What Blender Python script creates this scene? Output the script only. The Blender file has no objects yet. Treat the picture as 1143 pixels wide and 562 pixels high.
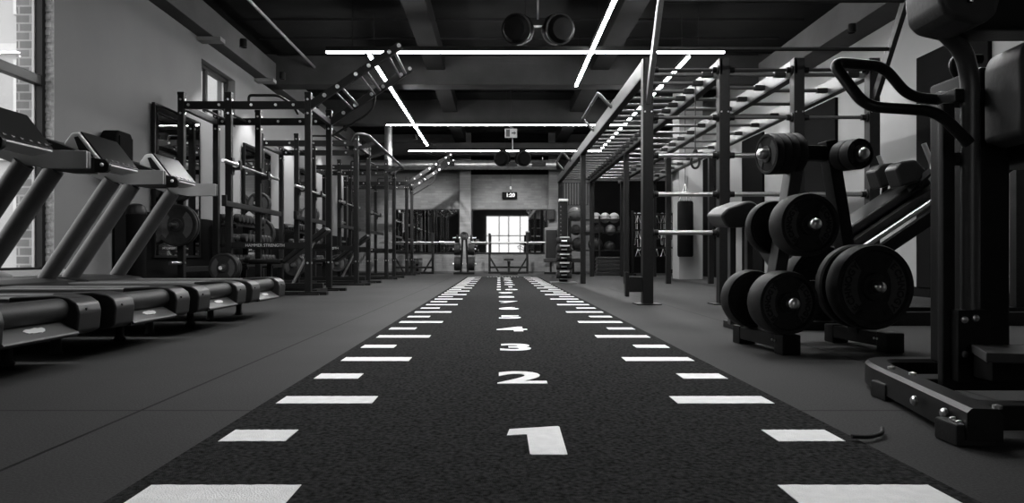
import bpy, bmesh, math, random
from mathutils import Vector, Matrix
random.seed(7)
C = bpy.context.scene.collection
PI = math.pi
V = Vector

# ------------------------------------------------------------------ helpers
def mat(name, v, rough=.5, metal=0.0, var=.12, scale=6.0, bump=0.0, bscale=None, coat=0.0, emit=0.0, spec=.5):
    m = bpy.data.materials.new(name); m.use_nodes = True
    n = m.node_tree.nodes; l = m.node_tree.links
    b = n['Principled BSDF']
    b.inputs['Roughness'].default_value = rough
    b.inputs['Metallic'].default_value = metal
    b.inputs['Specular IOR Level'].default_value = spec
    b.inputs['Coat Weight'].default_value = coat
    tc = n.new('ShaderNodeTexCoord')
    nz = n.new('ShaderNodeTexNoise'); nz.inputs['Scale'].default_value = scale; nz.inputs['Detail'].default_value = 5
    l.new(tc.outputs['Object'], nz.inputs['Vector'])
    cr = n.new('ShaderNodeValToRGB')
    a, c = v*(1-var), v*(1+var)
    cr.color_ramp.elements[0].color = (a, a, a, 1); cr.color_ramp.elements[0].position = .3
    cr.color_ramp.elements[1].color = (c, c, c, 1); cr.color_ramp.elements[1].position = .7
    l.new(nz.outputs['Fac'], cr.inputs['Fac']); l.new(cr.outputs['Color'], b.inputs['Base Color'])
    if bump:
        n2 = n.new('ShaderNodeTexNoise'); n2.inputs['Scale'].default_value = bscale or scale*8; n2.inputs['Detail'].default_value = 4
        l.new(tc.outputs['Object'], n2.inputs['Vector'])
        bp = n.new('ShaderNodeBump'); bp.inputs['Strength'].default_value = bump; bp.inputs['Distance'].default_value = .01
        l.new(n2.outputs['Fac'], bp.inputs['Height']); l.new(bp.outputs['Normal'], b.inputs['Normal'])
    if emit:
        b.inputs['Emission Color'].default_value = (1, 1, 1, 1); b.inputs['Emission Strength'].default_value = emit
    return m

def brick_mat(name, c1, c2, mortar, swap='xz', scale=1.0, bw=.22, rh=.075):
    m = bpy.data.materials.new(name); m.use_nodes = True
    n = m.node_tree.nodes; l = m.node_tree.links; b = n['Principled BSDF']
    b.inputs['Roughness'].default_value = .85
    g = n.new('ShaderNodeNewGeometry'); s = n.new('ShaderNodeSeparateXYZ'); cb = n.new('ShaderNodeCombineXYZ')
    l.new(g.outputs['Position'], s.inputs[0])
    l.new(s.outputs['X' if swap[0] == 'x' else 'Y'], cb.inputs[0]); l.new(s.outputs['Z'], cb.inputs[1])
    br = n.new('ShaderNodeTexBrick')
    br.inputs['Color1'].default_value = (c1, c1, c1, 1); br.inputs['Color2'].default_value = (c2, c2, c2, 1)
    br.inputs['Mortar'].default_value = (mortar, mortar, mortar, 1)
    br.inputs['Scale'].default_value = scale; br.inputs['Mortar Size'].default_value = .009
    br.inputs['Brick Width'].default_value = bw; br.inputs['Row Height'].default_value = rh
    l.new(cb.outputs[0], br.inputs['Vector'])
    nz = n.new('ShaderNodeTexNoise'); nz.inputs['Scale'].default_value = 1.7; nz.inputs['Detail'].default_value = 6
    l.new(g.outputs['Position'], nz.inputs['Vector'])
    mr = n.new('ShaderNodeMapRange'); mr.inputs['From Min'].default_value = .3; mr.inputs['From Max'].default_value = .7
    mr.inputs['To Min'].default_value = .75; mr.inputs['To Max'].default_value = 1.2
    l.new(nz.outputs['Fac'], mr.inputs['Value'])
    mx = n.new('ShaderNodeMix'); mx.data_type = 'RGBA'; mx.blend_type = 'MULTIPLY'; mx.inputs['Factor'].default_value = 1
    l.new(br.outputs['Color'], mx.inputs['A']); l.new(mr.outputs['Result'], mx.inputs['B'])
    l.new(mx.outputs['Result'], b.inputs['Base Color'])
    bp = n.new('ShaderNodeBump'); bp.inputs['Strength'].default_value = .5; bp.inputs['Distance'].default_value = .01
    l.new(br.outputs['Fac'], bp.inputs['Height']); bp.invert = True
    l.new(bp.outputs['Normal'], b.inputs['Normal'])
    return m

def floor_mat():
    m = bpy.data.materials.new('rubber_floor'); m.use_nodes = True
    n = m.node_tree.nodes; l = m.node_tree.links; b = n['Principled BSDF']
    b.inputs['Roughness'].default_value = .62; b.inputs['Specular IOR Level'].default_value = .03
    g = n.new('ShaderNodeNewGeometry'); s = n.new('ShaderNodeSeparateXYZ'); l.new(g.outputs['Position'], s.inputs[0])
    def joint(out, off, per, w):
        a = n.new('ShaderNodeMath'); a.operation = 'SUBTRACT'; l.new(out, a.inputs[0]); a.inputs[1].default_value = off
        p = n.new('ShaderNodeMath'); p.operation = 'PINGPONG'; l.new(a.outputs[0], p.inputs[0]); p.inputs[1].default_value = per/2
        c = n.new('ShaderNodeMath'); c.operation = 'LESS_THAN'; l.new(p.outputs[0], c.inputs[0]); c.inputs[1].default_value = w
        return c.outputs[0]
    jx = joint(s.outputs['X'], -1.165, 2.9, .006); jy = joint(s.outputs['Y'], 2.33, 6.2, .005)
    mxm = n.new('ShaderNodeMath'); mxm.operation = 'MAXIMUM'; l.new(jx, mxm.inputs[0]); l.new(jy, mxm.inputs[1])
    nz = n.new('ShaderNodeTexNoise'); nz.inputs['Scale'].default_value = .9; nz.inputs['Detail'].default_value = 8
    l.new(g.outputs['Position'], nz.inputs['Vector'])
    n2 = n.new('ShaderNodeTexNoise'); n2.inputs['Scale'].default_value = 160; n2.inputs['Detail'].default_value = 3
    l.new(g.outputs['Position'], n2.inputs['Vector'])
    cr = n.new('ShaderNodeValToRGB'); e = cr.color_ramp.elements
    e[0].position = .3; e[0].color = (.036,)*3+(1,); e[1].position = .7; e[1].color = (.047,)*3+(1,)
    l.new(nz.outputs['Fac'], cr.inputs['Fac'])
    m2 = n.new('ShaderNodeMapRange'); m2.inputs['From Min'].default_value = .35; m2.inputs['From Max'].default_value = .65
    m2.inputs['To Min'].default_value = .8; m2.inputs['To Max'].default_value = 1.2; l.new(n2.outputs['Fac'], m2.inputs['Value'])
    mu = n.new('ShaderNodeMix'); mu.data_type = 'RGBA'; mu.blend_type = 'MULTIPLY'; mu.inputs['Factor'].default_value = 1
    l.new(cr.outputs['Color'], mu.inputs['A']); l.new(m2.outputs['Result'], mu.inputs['B'])
    fx = n.new('ShaderNodeMix'); fx.data_type = 'RGBA'; l.new(mxm.outputs[0], fx.inputs['Factor'])
    l.new(mu.outputs['Result'], fx.inputs['A']); fx.inputs['B'].default_value = (.008, .008, .008, 1)
    l.new(fx.outputs['Result'], b.inputs['Base Color'])
    bp = n.new('ShaderNodeBump'); bp.inputs['Strength'].default_value = .25; bp.inputs['Distance'].default_value = .004
    l.new(n2.outputs['Fac'], bp.inputs['Height']); l.new(bp.outputs['Normal'], b.inputs['Normal'])
    return m

def glass_mat(name='window_glass', tr=.93):
    m = bpy.data.materials.new(name); m.use_nodes = True
    n = m.node_tree.nodes; l = m.node_tree.links
    n.remove(n['Principled BSDF']); o = n['Material Output']
    t = n.new('ShaderNodeBsdfTransparent'); t.inputs[0].default_value = (tr, tr, tr, 1)
    g = n.new('ShaderNodeBsdfGlossy'); g.inputs['Roughness'].default_value = .02
    lw = n.new('ShaderNodeLayerWeight'); lw.inputs[0].default_value = .5
    pw = n.new('ShaderNodeMath'); pw.operation = 'POWER'; l.new(lw.outputs['Facing'], pw.inputs[0]); pw.inputs[1].default_value = 5
    f = n.new('ShaderNodeMath'); f.operation = 'MULTIPLY_ADD'; l.new(pw.outputs[0], f.inputs[0]); f.inputs[1].default_value = .10; f.inputs[2].default_value = .015
    mx = n.new('ShaderNodeMixShader'); l.new(f.outputs[0], mx.inputs[0]); l.new(t.outputs[0], mx.inputs[1]); l.new(g.outputs[0], mx.inputs[2])
    l.new(mx.outputs[0], o.inputs['Surface'])
    return m

M = {}
M['black'] = mat('black_powder_coat', 0.008, .42, .0, .2, 30, .05, 300, spec=0.14)
M['rigblack'] = mat('rig_powder_coat', 0.008, .45, .0, .2, 30, .05, 300, spec=0.12)
M['steelgrey'] = mat('grey_steel_paint', 0.055, .38, .3, .1, 20, spec=0.3)
M['chrome'] = mat('chrome', .6, .28, 1.0, .08, 14)
M['barsteel'] = mat('brushed_bar_steel', .5, .38, 1.0, .1, 40)
M['rubber'] = mat('black_rubber', 0.018, .55, .0, .25, 20, .08, 120, spec=0.12)
M['rubberlogo'] = mat('faded_rubber_print', 0.06, .6, .0, .1, 20, spec=0.1)
M['vinyl'] = mat('black_vinyl', 0.01, .38, .0, .15, 8, .08, 60, spec=0.18)
M['vinylgrey'] = mat('dark_grey_vinyl', 0.035, .5, .0, .15, 8, .08, 60, spec=0.2)
M['plastic'] = mat('black_plastic', 0.008, .35, .0, .15, 10, spec=0.12)
M['plasticgrey'] = mat('grey_plastic', 0.115, .45, .0, .08, 10, spec=0.3)
M['plasticdark'] = mat('charcoal_plastic', 0.016, .4, .0, .12, 10, spec=0.2)
M['stepgrey'] = mat('step_grey', .045, .45, .0, .05, 10, spec=.3)
M['panelgrey'] = mat('handrail_grey', .24, .5, .0, .05, 10, spec=.2)
M['plasticpale'] = mat('pale_grey_plastic', .25, .4, .0, .05, 10, spec=.3)
M['plasticwhite'] = mat('white_plastic', 0.45, .35, .0, .05, 10)
M['tube'] = mat('satin_grey_tube', 0.06, .42, .35, .08, 15, spec=0.35)
M['matteblack'] = mat('matte_black', .005, .8, .0, .2, 10, spec=.03)
M['ledfar'] = mat('led_diffuser_far', .8, .5, .0, .01, 1, emit=45)
M['screen'] = mat('glossy_screen', .006, .3, .0, .2, 10, spec=.2)
M['belt'] = mat('running_belt', 0.018, .5, .0, .15, 60, .1, 200, spec=0.12)
M['wall'] = mat('grey_wall_paint', 0.135, .75, .0, .07, 1.2, .05, 60, spec=0.12)
M['wallwhite'] = mat('white_wall_paint', 0.21, .7, .0, .06, 1.2, .05, 60, spec=0.15)
M['panelblack'] = mat('black_wall_panel', .0045, .9, .0, .2, 2, spec=0.04)
M['concrete'] = mat('painted_concrete', 0.06, .8, .0, .15, 2, .2, 30, spec=0.1)
M['concretedark'] = mat('dark_concrete', 0.026, .8, .0, .2, 2, .2, 30, spec=0.08)
M['ceil'] = mat('black_ceiling_paint', 0.01, .85, .0, .25, 2, .1, 20, spec=0.04)
M['brick'] = brick_mat('pale_painted_brick', .09, .125, .10)
M['brickside'] = brick_mat('pale_painted_brick_side', .11, .15, .12, 'yz')
M['brickout'] = brick_mat('outdoor_brick', .17, .22, .36, rh=.085)
M['stucco'] = mat('pale_facade', 0.36, .9, .0, .08, 1)
M['mortarjamb'] = mat('rough_plaster', 0.3, .9, .0, .35, 25, .8, 30)
M['frame'] = mat('dark_window_frame', 0.012, .4, .0, .1, 10, spec=0.15)
M['framegrey'] = mat('grey_window_frame', 0.08, .4, .0, .1, 10)
M['glass'] = glass_mat()
M['glassdim'] = glass_mat('light_cutting_glass', .68)  # rear pane darkened only to weaken the daylight from behind the camera
M['mirror'] = mat('mirror_glass', .72, .02, 1.0, .01, 1)
M['turf'] = mat('black_turf', 0.029, .95, .0, .6, 80, .5, 350, spec=.0)
M['mark'] = mat('white_turf_inlay', 0.86, .9, .0, .06, 30, .5, 250, spec=.1)
M['led'] = mat('led_diffuser', .8, .5, .0, .01, 1, emit=200)
M['digit'] = mat('timer_digit', .2, .5, .0, .01, 1, emit=.75)
M['signwhite'] = mat('exit_sign_face', .35, .5, .0, .03, 4, emit=.05)
M['signdark'] = mat('exit_sign_print', .05, .5, .0, .05, 4)
M['galv'] = mat('galvanised_steel', 0.35, .38, .8, .2, 8)
M['ballgrey'] = mat('grey_ball_skin', 0.08, .5, .0, .08, 6, .1, 80)
M['balllight'] = mat('pale_ball_skin', 0.25, .5, .0, .08, 6, .1, 80)
M['floor'] = floor_mat()

class MB:
    """collects primitives into one mesh"""
    def __init__(s): s.bm = bmesh.new(); s.bev = False
    def _add(s, vs, fs):
        b = [s.bm.verts.new(v) for v in vs]; out = []
        for f in fs:
            try: out.append(s.bm.faces.new([b[i] for i in f]))
            except ValueError: pass
        return b, out
    def box(s, lo, hi, bev=0.0, mx=None, seg=2):
        x0, y0, z0 = lo; x1, y1, z1 = hi
        vs = [V((x, y, z)) for z in (z0, z1) for y in (y0, y1) for x in (x0, x1)]
        if mx is not None: vs = [mx @ v for v in vs]
        b, f = s._add(vs, [(0, 2, 3, 1), (4, 5, 7, 6), (0, 1, 5, 4), (2, 6, 7, 3), (0, 4, 6, 2), (1, 3, 7, 5)])
        if bev > 0:
            s.bev = True
            es = list({e for q in f for e in q.edges})
            bmesh.ops.bevel(s.bm, geom=es, offset=bev, segments=seg, affect='EDGES', profile=.5, clamp_overlap=True)
        return s
    def beam(s, p0, p1, w, h, up=(0, 0, 1), bev=0.0):
        """rectangular bar from p0 to p1: w across, h along the up direction"""
        p0, p1 = V(p0), V(p1); d = p1-p0; L = d.length; d.normalize()
        u = V(up); u = u-d*u.dot(d)
        if u.length < 1e-4: u = V((1, 0, 0))-d*d.x
        u.normalize(); r = d.cross(u)
        mx = Matrix((( r.x, d.x, u.x, p0.x), (r.y, d.y, u.y, p0.y), (r.z, d.z, u.z, p0.z), (0, 0, 0, 1)))
        return s.box((-w/2, 0, -h/2), (w/2, L, h/2), bev, mx)
    def cyl(s, p0, p1, r, r2=None, seg=16):
        p0, p1 = V(p0), V(p1); r2 = r if r2 is None else r2
        d = (p1-p0).normalized(); a = d.orthogonal().normalized(); b = d.cross(a)
        vs = []
        for p, q in ((p0, r), (p1, r2)):
            for i in range(seg):
                t = 2*PI*i/seg; vs.append(p+(a*math.cos(t)+b*math.sin(t))*q)
        fs = [(i, (i+1) % seg, seg+(i+1) % seg, seg+i) for i in range(seg)]
        fs += [tuple(range(seg))[::-1], tuple(range(seg, 2*seg))]
        s._add(vs, fs); return s
    def tube(s, pts, r, seg=10, fil=0.0, n=6, sy=1.0):
        P = fillet([V(p) for p in pts], fil, n) if fil else [V(p) for p in pts]
        k = len(P); ring = []
        prev = None
        for i, p in enumerate(P):
            d = ((P[min(i+1, k-1)]-P[max(i-1, 0)])).normalized()
            if prev is None: a = d.orthogonal().normalized()
            else:
                a = prev-d*prev.dot(d); a.normalize()
            prev = a; b = d.cross(a)
            ring.append([p+(a*math.cos(2*PI*j/seg)+b*math.sin(2*PI*j/seg)*sy)*r for j in range(seg)])
        vs = [v for q in ring for v in q]; fs = []
        for i in range(k-1):
            for j in range(seg):
                fs.append((i*seg+j, i*seg+(j+1) % seg, (i+1)*seg+(j+1) % seg, (i+1)*seg+j))
        fs += [tuple(range(seg))[::-1], tuple(range((k-1)*seg, k*seg))]
        s._add(vs, fs); return s
    def lathe(s, prof, o=(0, 0, 0), axis=(0, 0, 1), seg=32):
        """prof: (radius, distance along axis)"""
        o = V(o); d = V(axis).normalized(); a = d.orthogonal().normalized(); b = d.cross(a); k = len(prof)
        vs = []
        for r, z in prof:
            for j in range(seg):
                t = 2*PI*j/seg; vs.append(o+d*z+(a*math.cos(t)+b*math.sin(t))*max(r, 1e-4))
        fs = []
        for i in range(k-1):
            for j in range(seg):
                fs.append((i*seg+j, i*seg+(j+1) % seg, (i+1)*seg+(j+1) % seg, (i+1)*seg+j))
        fs += [tuple(range(seg))[::-1], tuple(range((k-1)*seg, k*seg))]
        s._add(vs, fs); return s
    def prism(s, poly, o, u, v, w, bev=0.0, seg=2):
        """polygon in the plane o+u,v swept along the vector w"""
        o, u, v, w = V(o), V(u), V(v), V(w); k = len(poly)
        vs = [o+u*a+v*b for a, b in poly]+[o+u*a+v*b+w for a, b in poly]
        fs = [tuple(range(k))[::-1], tuple(range(k, 2*k))]+[(i, (i+1) % k, k+(i+1) % k, k+i) for i in range(k)]
        b, f = s._add(vs, fs)
        if bev > 0:
            s.bev = True
            es = list({e for q in f for e in q.edges})
            bmesh.ops.bevel(s.bm, geom=es, offset=bev, segments=seg, affect='EDGES', profile=.5, clamp_overlap=True)
        return s
    def ball(s, c, r, seg=20, sz=1.0):
        prof = [(r*math.sin(PI*i/12), -r*math.cos(PI*i/12)*sz) for i in range(13)]
        return s.lathe(prof, c, (0, 0, 1), seg)
    def build(s, name, m, parent=None, world=False, mx=None, ang=38):
        bm = s.bm
        bmesh.ops.recalc_face_normals(bm, faces=bm.faces[:])
        if mx is not None: bmesh.ops.transform(bm, matrix=mx, verts=bm.verts[:])
        if world and parent is not None:
            o = parent
            while o is not None:
                bmesh.ops.translate(bm, vec=-o.location, verts=bm.verts[:]); o = o.parent
        me = bpy.data.meshes.new(name)
        for e in bm.edges:
            if len(e.link_faces) == 2 and e.calc_face_angle(0) > math.radians(ang): e.smooth = False
        for f in bm.faces: f.smooth = True
        bm.to_mesh(me); bm.free()
        me.materials.append(M[m] if isinstance(m, str) else m)
        ob = bpy.data.objects.new(name, me); C.objects.link(ob)
        if parent is not None: ob.parent = parent
        if s.bev:
            wn = ob.modifiers.new('weighted_normal', 'WEIGHTED_NORMAL'); wn.mode = 'FACE_AREA'; wn.keep_sharp = True
        return ob

def fillet(P, rad, n=6):
    out = [P[0]]
    for i in range(1, len(P)-1):
        a, b, c = P[i-1], P[i], P[i+1]
        d1 = (a-b); d2 = (c-b); r = min(rad, d1.length*.48, d2.length*.48)
        s, e = b+d1.normalized()*r, b+d2.normalized()*r
        for k in range(n+1):
            t = k/n; out.append(s*(1-t)**2+b*2*t*(1-t)+e*t*t)
    out.append(P[-1]); return out

def thing(name, label, cat, loc=(0, 0, 0), rz=0.0, group=None):
    o = bpy.data.objects.new(name, None); C.objects.link(o); o.empty_display_size = .1
    o.location = loc; o.rotation_euler = (0, 0, rz)
    return tag(o, label, cat, group)
def tag(o, label, cat, group=None):
    o['label'] = label; o['category'] = cat
    if group: o['group'] = group
    return o
def part(o, label): o['label'] = label; return o
def struct(o): o['kind'] = 'structure'; return o
def copy_tree(o, parent=None):
    c = o.copy(); C.objects.link(c)
    if parent is not None: c.parent = parent
    for ch in list(o.children): copy_tree(ch, c)
    return c
def again(proto, first, loc, rz=0.0, label=None, group=None):
    """first use moves the prototype itself, later uses copy it with its parts"""
    o = proto if first else copy_tree(proto)
    o.location = loc; o.rotation_euler = (0, 0, rz)
    if label: o['label'] = label
    if group: o['group'] = group
    return o
def text(name, body, size, m, parent, mx, ext=.002, off=0.0):
    cu = bpy.data.curves.new(name, 'FONT'); cu.body = body; cu.size = size; cu.extrude = ext; cu.offset = off
    cu.align_x = 'CENTER'; cu.align_y = 'CENTER'; cu.resolution_u = 4
    t = bpy.data.objects.new(name, cu); C.objects.link(t)
    dg = bpy.context.evaluated_depsgraph_get()
    me = bpy.data.meshes.new_from_object(t.evaluated_get(dg)); me.name = name
    bpy.data.objects.remove(t); bpy.data.curves.remove(cu)
    me.transform(mx); me.materials.clear(); me.materials.append(M[m])
    ob = bpy.data.objects.new(name, me); C.objects.link(ob)
    if parent is not None: ob.parent = parent
    return ob
FRONT = Matrix.Rotation(PI/2, 4, 'X')        # text standing up, read from -Y
def S(name, m, lo, hi, bev=0.0):
    return struct(MB().box(lo, hi, bev).build(name, m))

# ------------------------------------------------------------------ camera
cam = bpy.data.cameras.new('camera'); camo = bpy.data.objects.new('camera', cam); C.objects.link(camo)
camo.location = (0, 0, .5); camo.rotation_euler = (PI/2, 0, 0)
cam.sensor_width = 36; cam.lens = 800/1143*36; cam.shift_x = 14.5/1143; cam.shift_y = 6/1143; cam.clip_end = 200; cam.clip_start = .02
bpy.context.scene.camera = camo

# ------------------------------------------------------------------ setting
XL, XR, YB, YF, ZC = -4.4, 5.3, 22.2, -4.0, 4.3
S('floor', 'floor', (XL-.4, YF-.3, -.1), (XR+.3, YB+.3, 0))
def wall_holes(name, m, x0, x1, y0, y1, z0, z1, holes, axis='y'):
    """wall slab with rectangular holes (a0,a1,z0,z1) along the axis"""
    b = MB(); cuts = sorted(holes); pos = y0 if axis == 'y' else x0; end = y1 if axis == 'y' else x1
    def bx(a, c, p, q):
        if c-a > 1e-4 and q-p > 1e-4:
            if axis == 'y': b.box((x0, a, p), (x1, c, q))
            else: b.box((a, y0, p), (c, y1, q))
    for a0, a1, h0, h1 in cuts:
        bx(pos, a0, z0, z1); bx(a0, a1, z0, h0); bx(a0, a1, h1, z1); pos = a1
    bx(pos, end, z0, z1)
    return struct(b.build(name, m))
W1 = (3.2, 7.08, .34, 3.45); W2 = (10.6, 11.95, 2.66, 3.44)
wall_holes('wall_left', 'wall', XL-.3, XL, YF-.3, YB+.3, 0, ZC+.1, [W1, W2])
S('wall_right', 'wallwhite', (XR, YF-.3, 0), (XR+.3, YB+.3, ZC+.1))
S('wall_back', 'brick', (XL, YB, 0), (XR, YB+.3, ZC+.1))
W3 = (-.9, 2.1, .55, 3.3)
wall_holes('wall_front', 'concretedark', XL, XR, YF-.3, YF, 0, ZC+.1, [W3], 'x')
cb = MB().box((XL, YF, ZC), (XR, YB, ZC+.1))
for k in range(26):
    cb.box((XL+.25, YF+.4+k, ZC-.035), (XR-.45, YF+.46+k, ZC))
struct(cb.build('ceiling', 'ceil'))
# window 1: frame set in a rough reveal
def window(name, x, y0, y1, z0, z1, mull, trans, depth=.10, fw=.06):
    root = bpy.data.objects.new(name, None); C.objects.link(root); struct(root); root.location = (x, y0, z0)
    f = MB()
    f.box((x-depth, y0, z0), (x, y0+fw, z1)); f.box((x-depth, y1-fw, z0), (x, y1, z1))
    f.box((x-depth, y0+fw, z0), (x, y1-fw, z0+fw)); f.box((x-depth, y0+fw, z1-fw), (x, y1-fw, z1))
    f.build('window_frame', 'frame', root, world=True)
    g = MB()
    g.box((x-depth-.015, y1-fw-.018, z0+fw), (x-depth+.005, y1-fw, z1-fw)); g.box((x-depth-.03, y0+fw, z0+fw), (x-depth+.005, y0+fw+.018, z1-fw))
    g.build('glazing_bead', 'plasticwhite', root, world=True)
    for y in mull:
        MB().box((x-depth, y-.04, z0+fw), (x-.01, y+.04, z1-fw)).build('mullion', 'frame', root, world=True)
    for z in trans:
        MB().box((x-depth, y0+fw, z-.05), (x+.0, y1-fw, z+.05), .008).build('transom', 'frame', root, world=True)
    MB().box((x-depth-.018, y0+.02, z0+.02), (x-depth-.01, y1-.02, z1-.02)).build('glass_pane', 'glass', root, world=True)
    return root
window('window_1', XL-.075, W1[0], W1[1], W1[2], W1[3], [4.5, 5.8], [2.23], .075)
window('window_2', XL-.12, W2[0], W2[1], W2[2], W2[3], [11.1], [], .06, .05)
jb = MB().box((XL-.075, W1[1]-.004, W1[2]), (XL+.004, W1[1]+.001, W1[3]))
random.seed(3)
for k in range(40):
    z = W1[2]+.04+k*.077
    jb.box((XL-.078-.01*random.random(), W1[1]-.012, z), (XL-.03+.02*random.random(), W1[1]-.003, z+.05), .004)
struct(jb.build('trim_1', 'mortarjamb'))
S('trim_2', 'plasticwhite', (XL-.3, W1[0], W1[2]-.03), (XL+.03, W1[1], W1[2]), .005)
# window 3 behind the camera: two wide lights with bars
root = bpy.data.objects.new('window_3', None); C.objects.link(root); struct(root); root.location = (0, YF, W3[2])
f = MB()
for a in (W3[0], -.02, .62, 1.4, W3[1]-.06): f.box((a, YF-.12, W3[2]), (a+.06, YF-.04, W3[3]))
for a in (W3[2], 1.9, W3[3]-.06): f.box((W3[0], YF-.12, a), (W3[1], YF-.045, a+.06))
f.build('window_frame', 'frame', root, world=True)
MB().box((W3[0], YF-.1, W3[2]), (W3[1], YF-.09, W3[3])).build('glass_pane', 'glassdim', root, world=True)

# beams, columns, panels
for k, y in enumerate((13.4, 17.3)):
    S('trim_%d' % (3+k), 'concretedark', (XL+.0, y, 3.72), (XR, y+.4, ZC), .02)
S('trim_5', 'concretedark', (XL, 21.05, 3.5), (XR, 21.35, 3.86), .01)
for k, x in enumerate((-1.35, 1.72)):
    S('trim_%d' % (6+k), 'ceil', (x, YF, 4.0), (x+.34, YB, ZC), .01)
S('trim_8', 'concrete', (XL, YF, 3.72), (XL+.23, YB, 4.12), .01)
S('trim_9', 'concrete', (XR-.45, YF, 3.68), (XR, YB, 4.12), .01)
S('trim_10', 'brickside', (-1.2, YB-.3, 0), (-.86, YB, ZC))
S('trim_11', 'brickside', (1.52, YB-.3, 0), (1.8, YB, ZC))
S('trim_12', 'panelblack', (-.86, YB-.06, 3.05), (1.52, YB, ZC))
for k, (y0, y1) in enumerate(((7.7, 9.02), (11.2, 12.5), (14.3, 15.5), (17.0, 18.8))):
    S('trim_%d' % (13+k), 'panelblack', (XR-.05, y0, .12), (XR, y1, 3.0), .006)
S('trim_17', 'wallwhite', (4.02, 16.0, 0), (4.55, 16.6, ZC), .006)
S('baseboard_right', 'panelblack', (XR-.03, YF, 0), (XR, YB, .12))
S('baseboard_back', 'concrete', (XL, YB-.34, 0), (3.0, YB-.3, .06))
S('trim_18', 'panelblack', (XL, 8.15, 0), (XL+.03, YB-.35, 1.06), .004)
S('baseboard_left', 'concretedark', (XL, YF, 0), (XL+.02, 8.15, .1))
S('trim_19', 'panelblack', (2.9, YB-.05, 0), (XR-.02, YB, 2.85))
for k, y in enumerate((10.45, 12.9, 15.0, 17.0)):
    S('trim_%d' % (20+k), 'wallwhite', (XL, y, 3.66), (XL+.34, y+.18, 3.72), .004)

# ------------------------------------------------------------------ outside
w = bpy.data.worlds.new('World'); bpy.context.scene.world = w; w.use_nodes = True
bg = w.node_tree.nodes['Background']; bg.inputs[0].default_value = (1, 1, 1, 1); bg.inputs[1].default_value = 3.2
struct(MB().box((-60, -60, -.35), (60, 60, -.12)).build('ground', 'stucco'))
br = MB().box((-4.755, 7.062, -.12), (-4.702, 9.2, 6)); br.box((-4.702, 7.062, .36), (-4.585, 7.0795, 3.44))
tag(br.build('brick_buttress', 'brickout'), 'brick pier standing right outside the left window', 'pier')
fb = thing('building', 'pale building with sash windows across the street', 'building', (-14, 19, -.12))
MB().box((-24, 19, -.12), (-6.2, 25, 12)).build('facade', 'stucco', fb, world=True)
for z in (3.05, 5.9): MB().box((-24, 18.85, z), (-6.2, 19, z+.22)).build('cornice', 'plasticwhite', fb, world=True)
for cx in (-15.4, -13.9, -12.3, -10.4, -8.6):
    for z in (.9, 4.1, 6.9):
        q = MB()
        q.box((cx-.5, 18.88, z), (cx-.42, 19.0, z+1.6)); q.box((cx+.42, 18.88, z), (cx+.5, 19.0, z+1.6))
        for a in (0, .76, 1.52): q.box((cx-.42, 18.88, z+a), (cx+.42, 19.0, z+a+.08))
        q.box((cx-.03, 18.9, z), (cx+.03, 19.0, z+1.6))
        wf = q.build('sash_window', 'plasticwhite', fb, world=True)
        MB().box((cx-.42, 18.96, z+.08), (cx+.42, 18.99, z+1.52)).build('pane', 'frame', wf, world=True)

# ------------------------------------------------------------------ turf lane
turf = thing('turf_lane', 'black artificial turf sprint lane with white distance marks and numbers', 'turf', (.087, 9, 0))
MB().box((-.80, -1.5, .0005), (.975, 17.95, .003)).build('turf_mat', 'turf', turf, world=True)
def mark_mesh(x0, x1, y):
    random.seed(int(y*1000)); n = 24; poly = []
    for i in range(n+1): poly.append((x0+(x1-x0)*i/n, y-.063+random.uniform(-.002, .002)))
    for i in range(n, -1, -1): poly.append((x0+(x1-x0)*i/n, y+.063+random.uniform(-.002, .002)))
    return MB().prism(poly, (0, 0, .0028), (1, 0, 0), (0, 1, 0), (0, 0, .0017))
for k in range(-2, 33):
    y = 1.495+.4955*k; long = k % 2 == 0
    mark_mesh(-.755, -.43 if long else -.575, y).build('distance_mark', 'mark', turf, world=True)
    mark_mesh(.605 if long else .752, .932, y).build('distance_mark', 'mark', turf, world=True)
for n in range(1, 17):
    y = 1.945+.99*(n-1); cx = .092+.008*(n == 1)
    if n == 1:
        poly = [(.022, 2.005), (.022, 2.085), (.165, 2.105), (.182, 2.10), (.17, 1.80), (.165, 1.795), (.078, 1.795), (.075, 1.80), (.078, 2.0)]
        poly = [(.022, 1.99), (.03, 2.062), (.172, 2.098), (.176, 2.09), (.172, 1.80), (.166, 1.796), (.082, 1.797), (.078, 1.803), (.078, 2.002)]
        o = MB().prism(poly, (0, 0, .0028), (1, 0, 0), (0, 1, 0), (0, 0, .0017)).build('distance_number', 'mark', turf, world=True)
    else:
        mx = Matrix.Translation((-turf.location.x+cx, -turf.location.y+y, .0029)) @ Matrix.Diagonal((1.0 if n < 10 else .95, 1.0, 1, 1))
        o = text('distance_number', str(n), .40, 'mark', turf, mx, .0016, .012)
    part(o, 'white number %d set into the turf' % n)
for k in range(11):
    MB().box((-.3+k*.075, 17.86, .0028), (-.26+k*.075, 17.93, .0045)).build('finish_dash', 'mark', turf, world=True)
cc = MB().tube([(.95, 1.93, .016), (1.0, 1.935, .012), (1.06, 1.98, .012), (1.085, 2.03, .014)], .006, 8, .03)
tag(cc.build('cable', 'rubber'), 'short black cable end curling from the turf edge on the right', 'cable')

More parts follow.
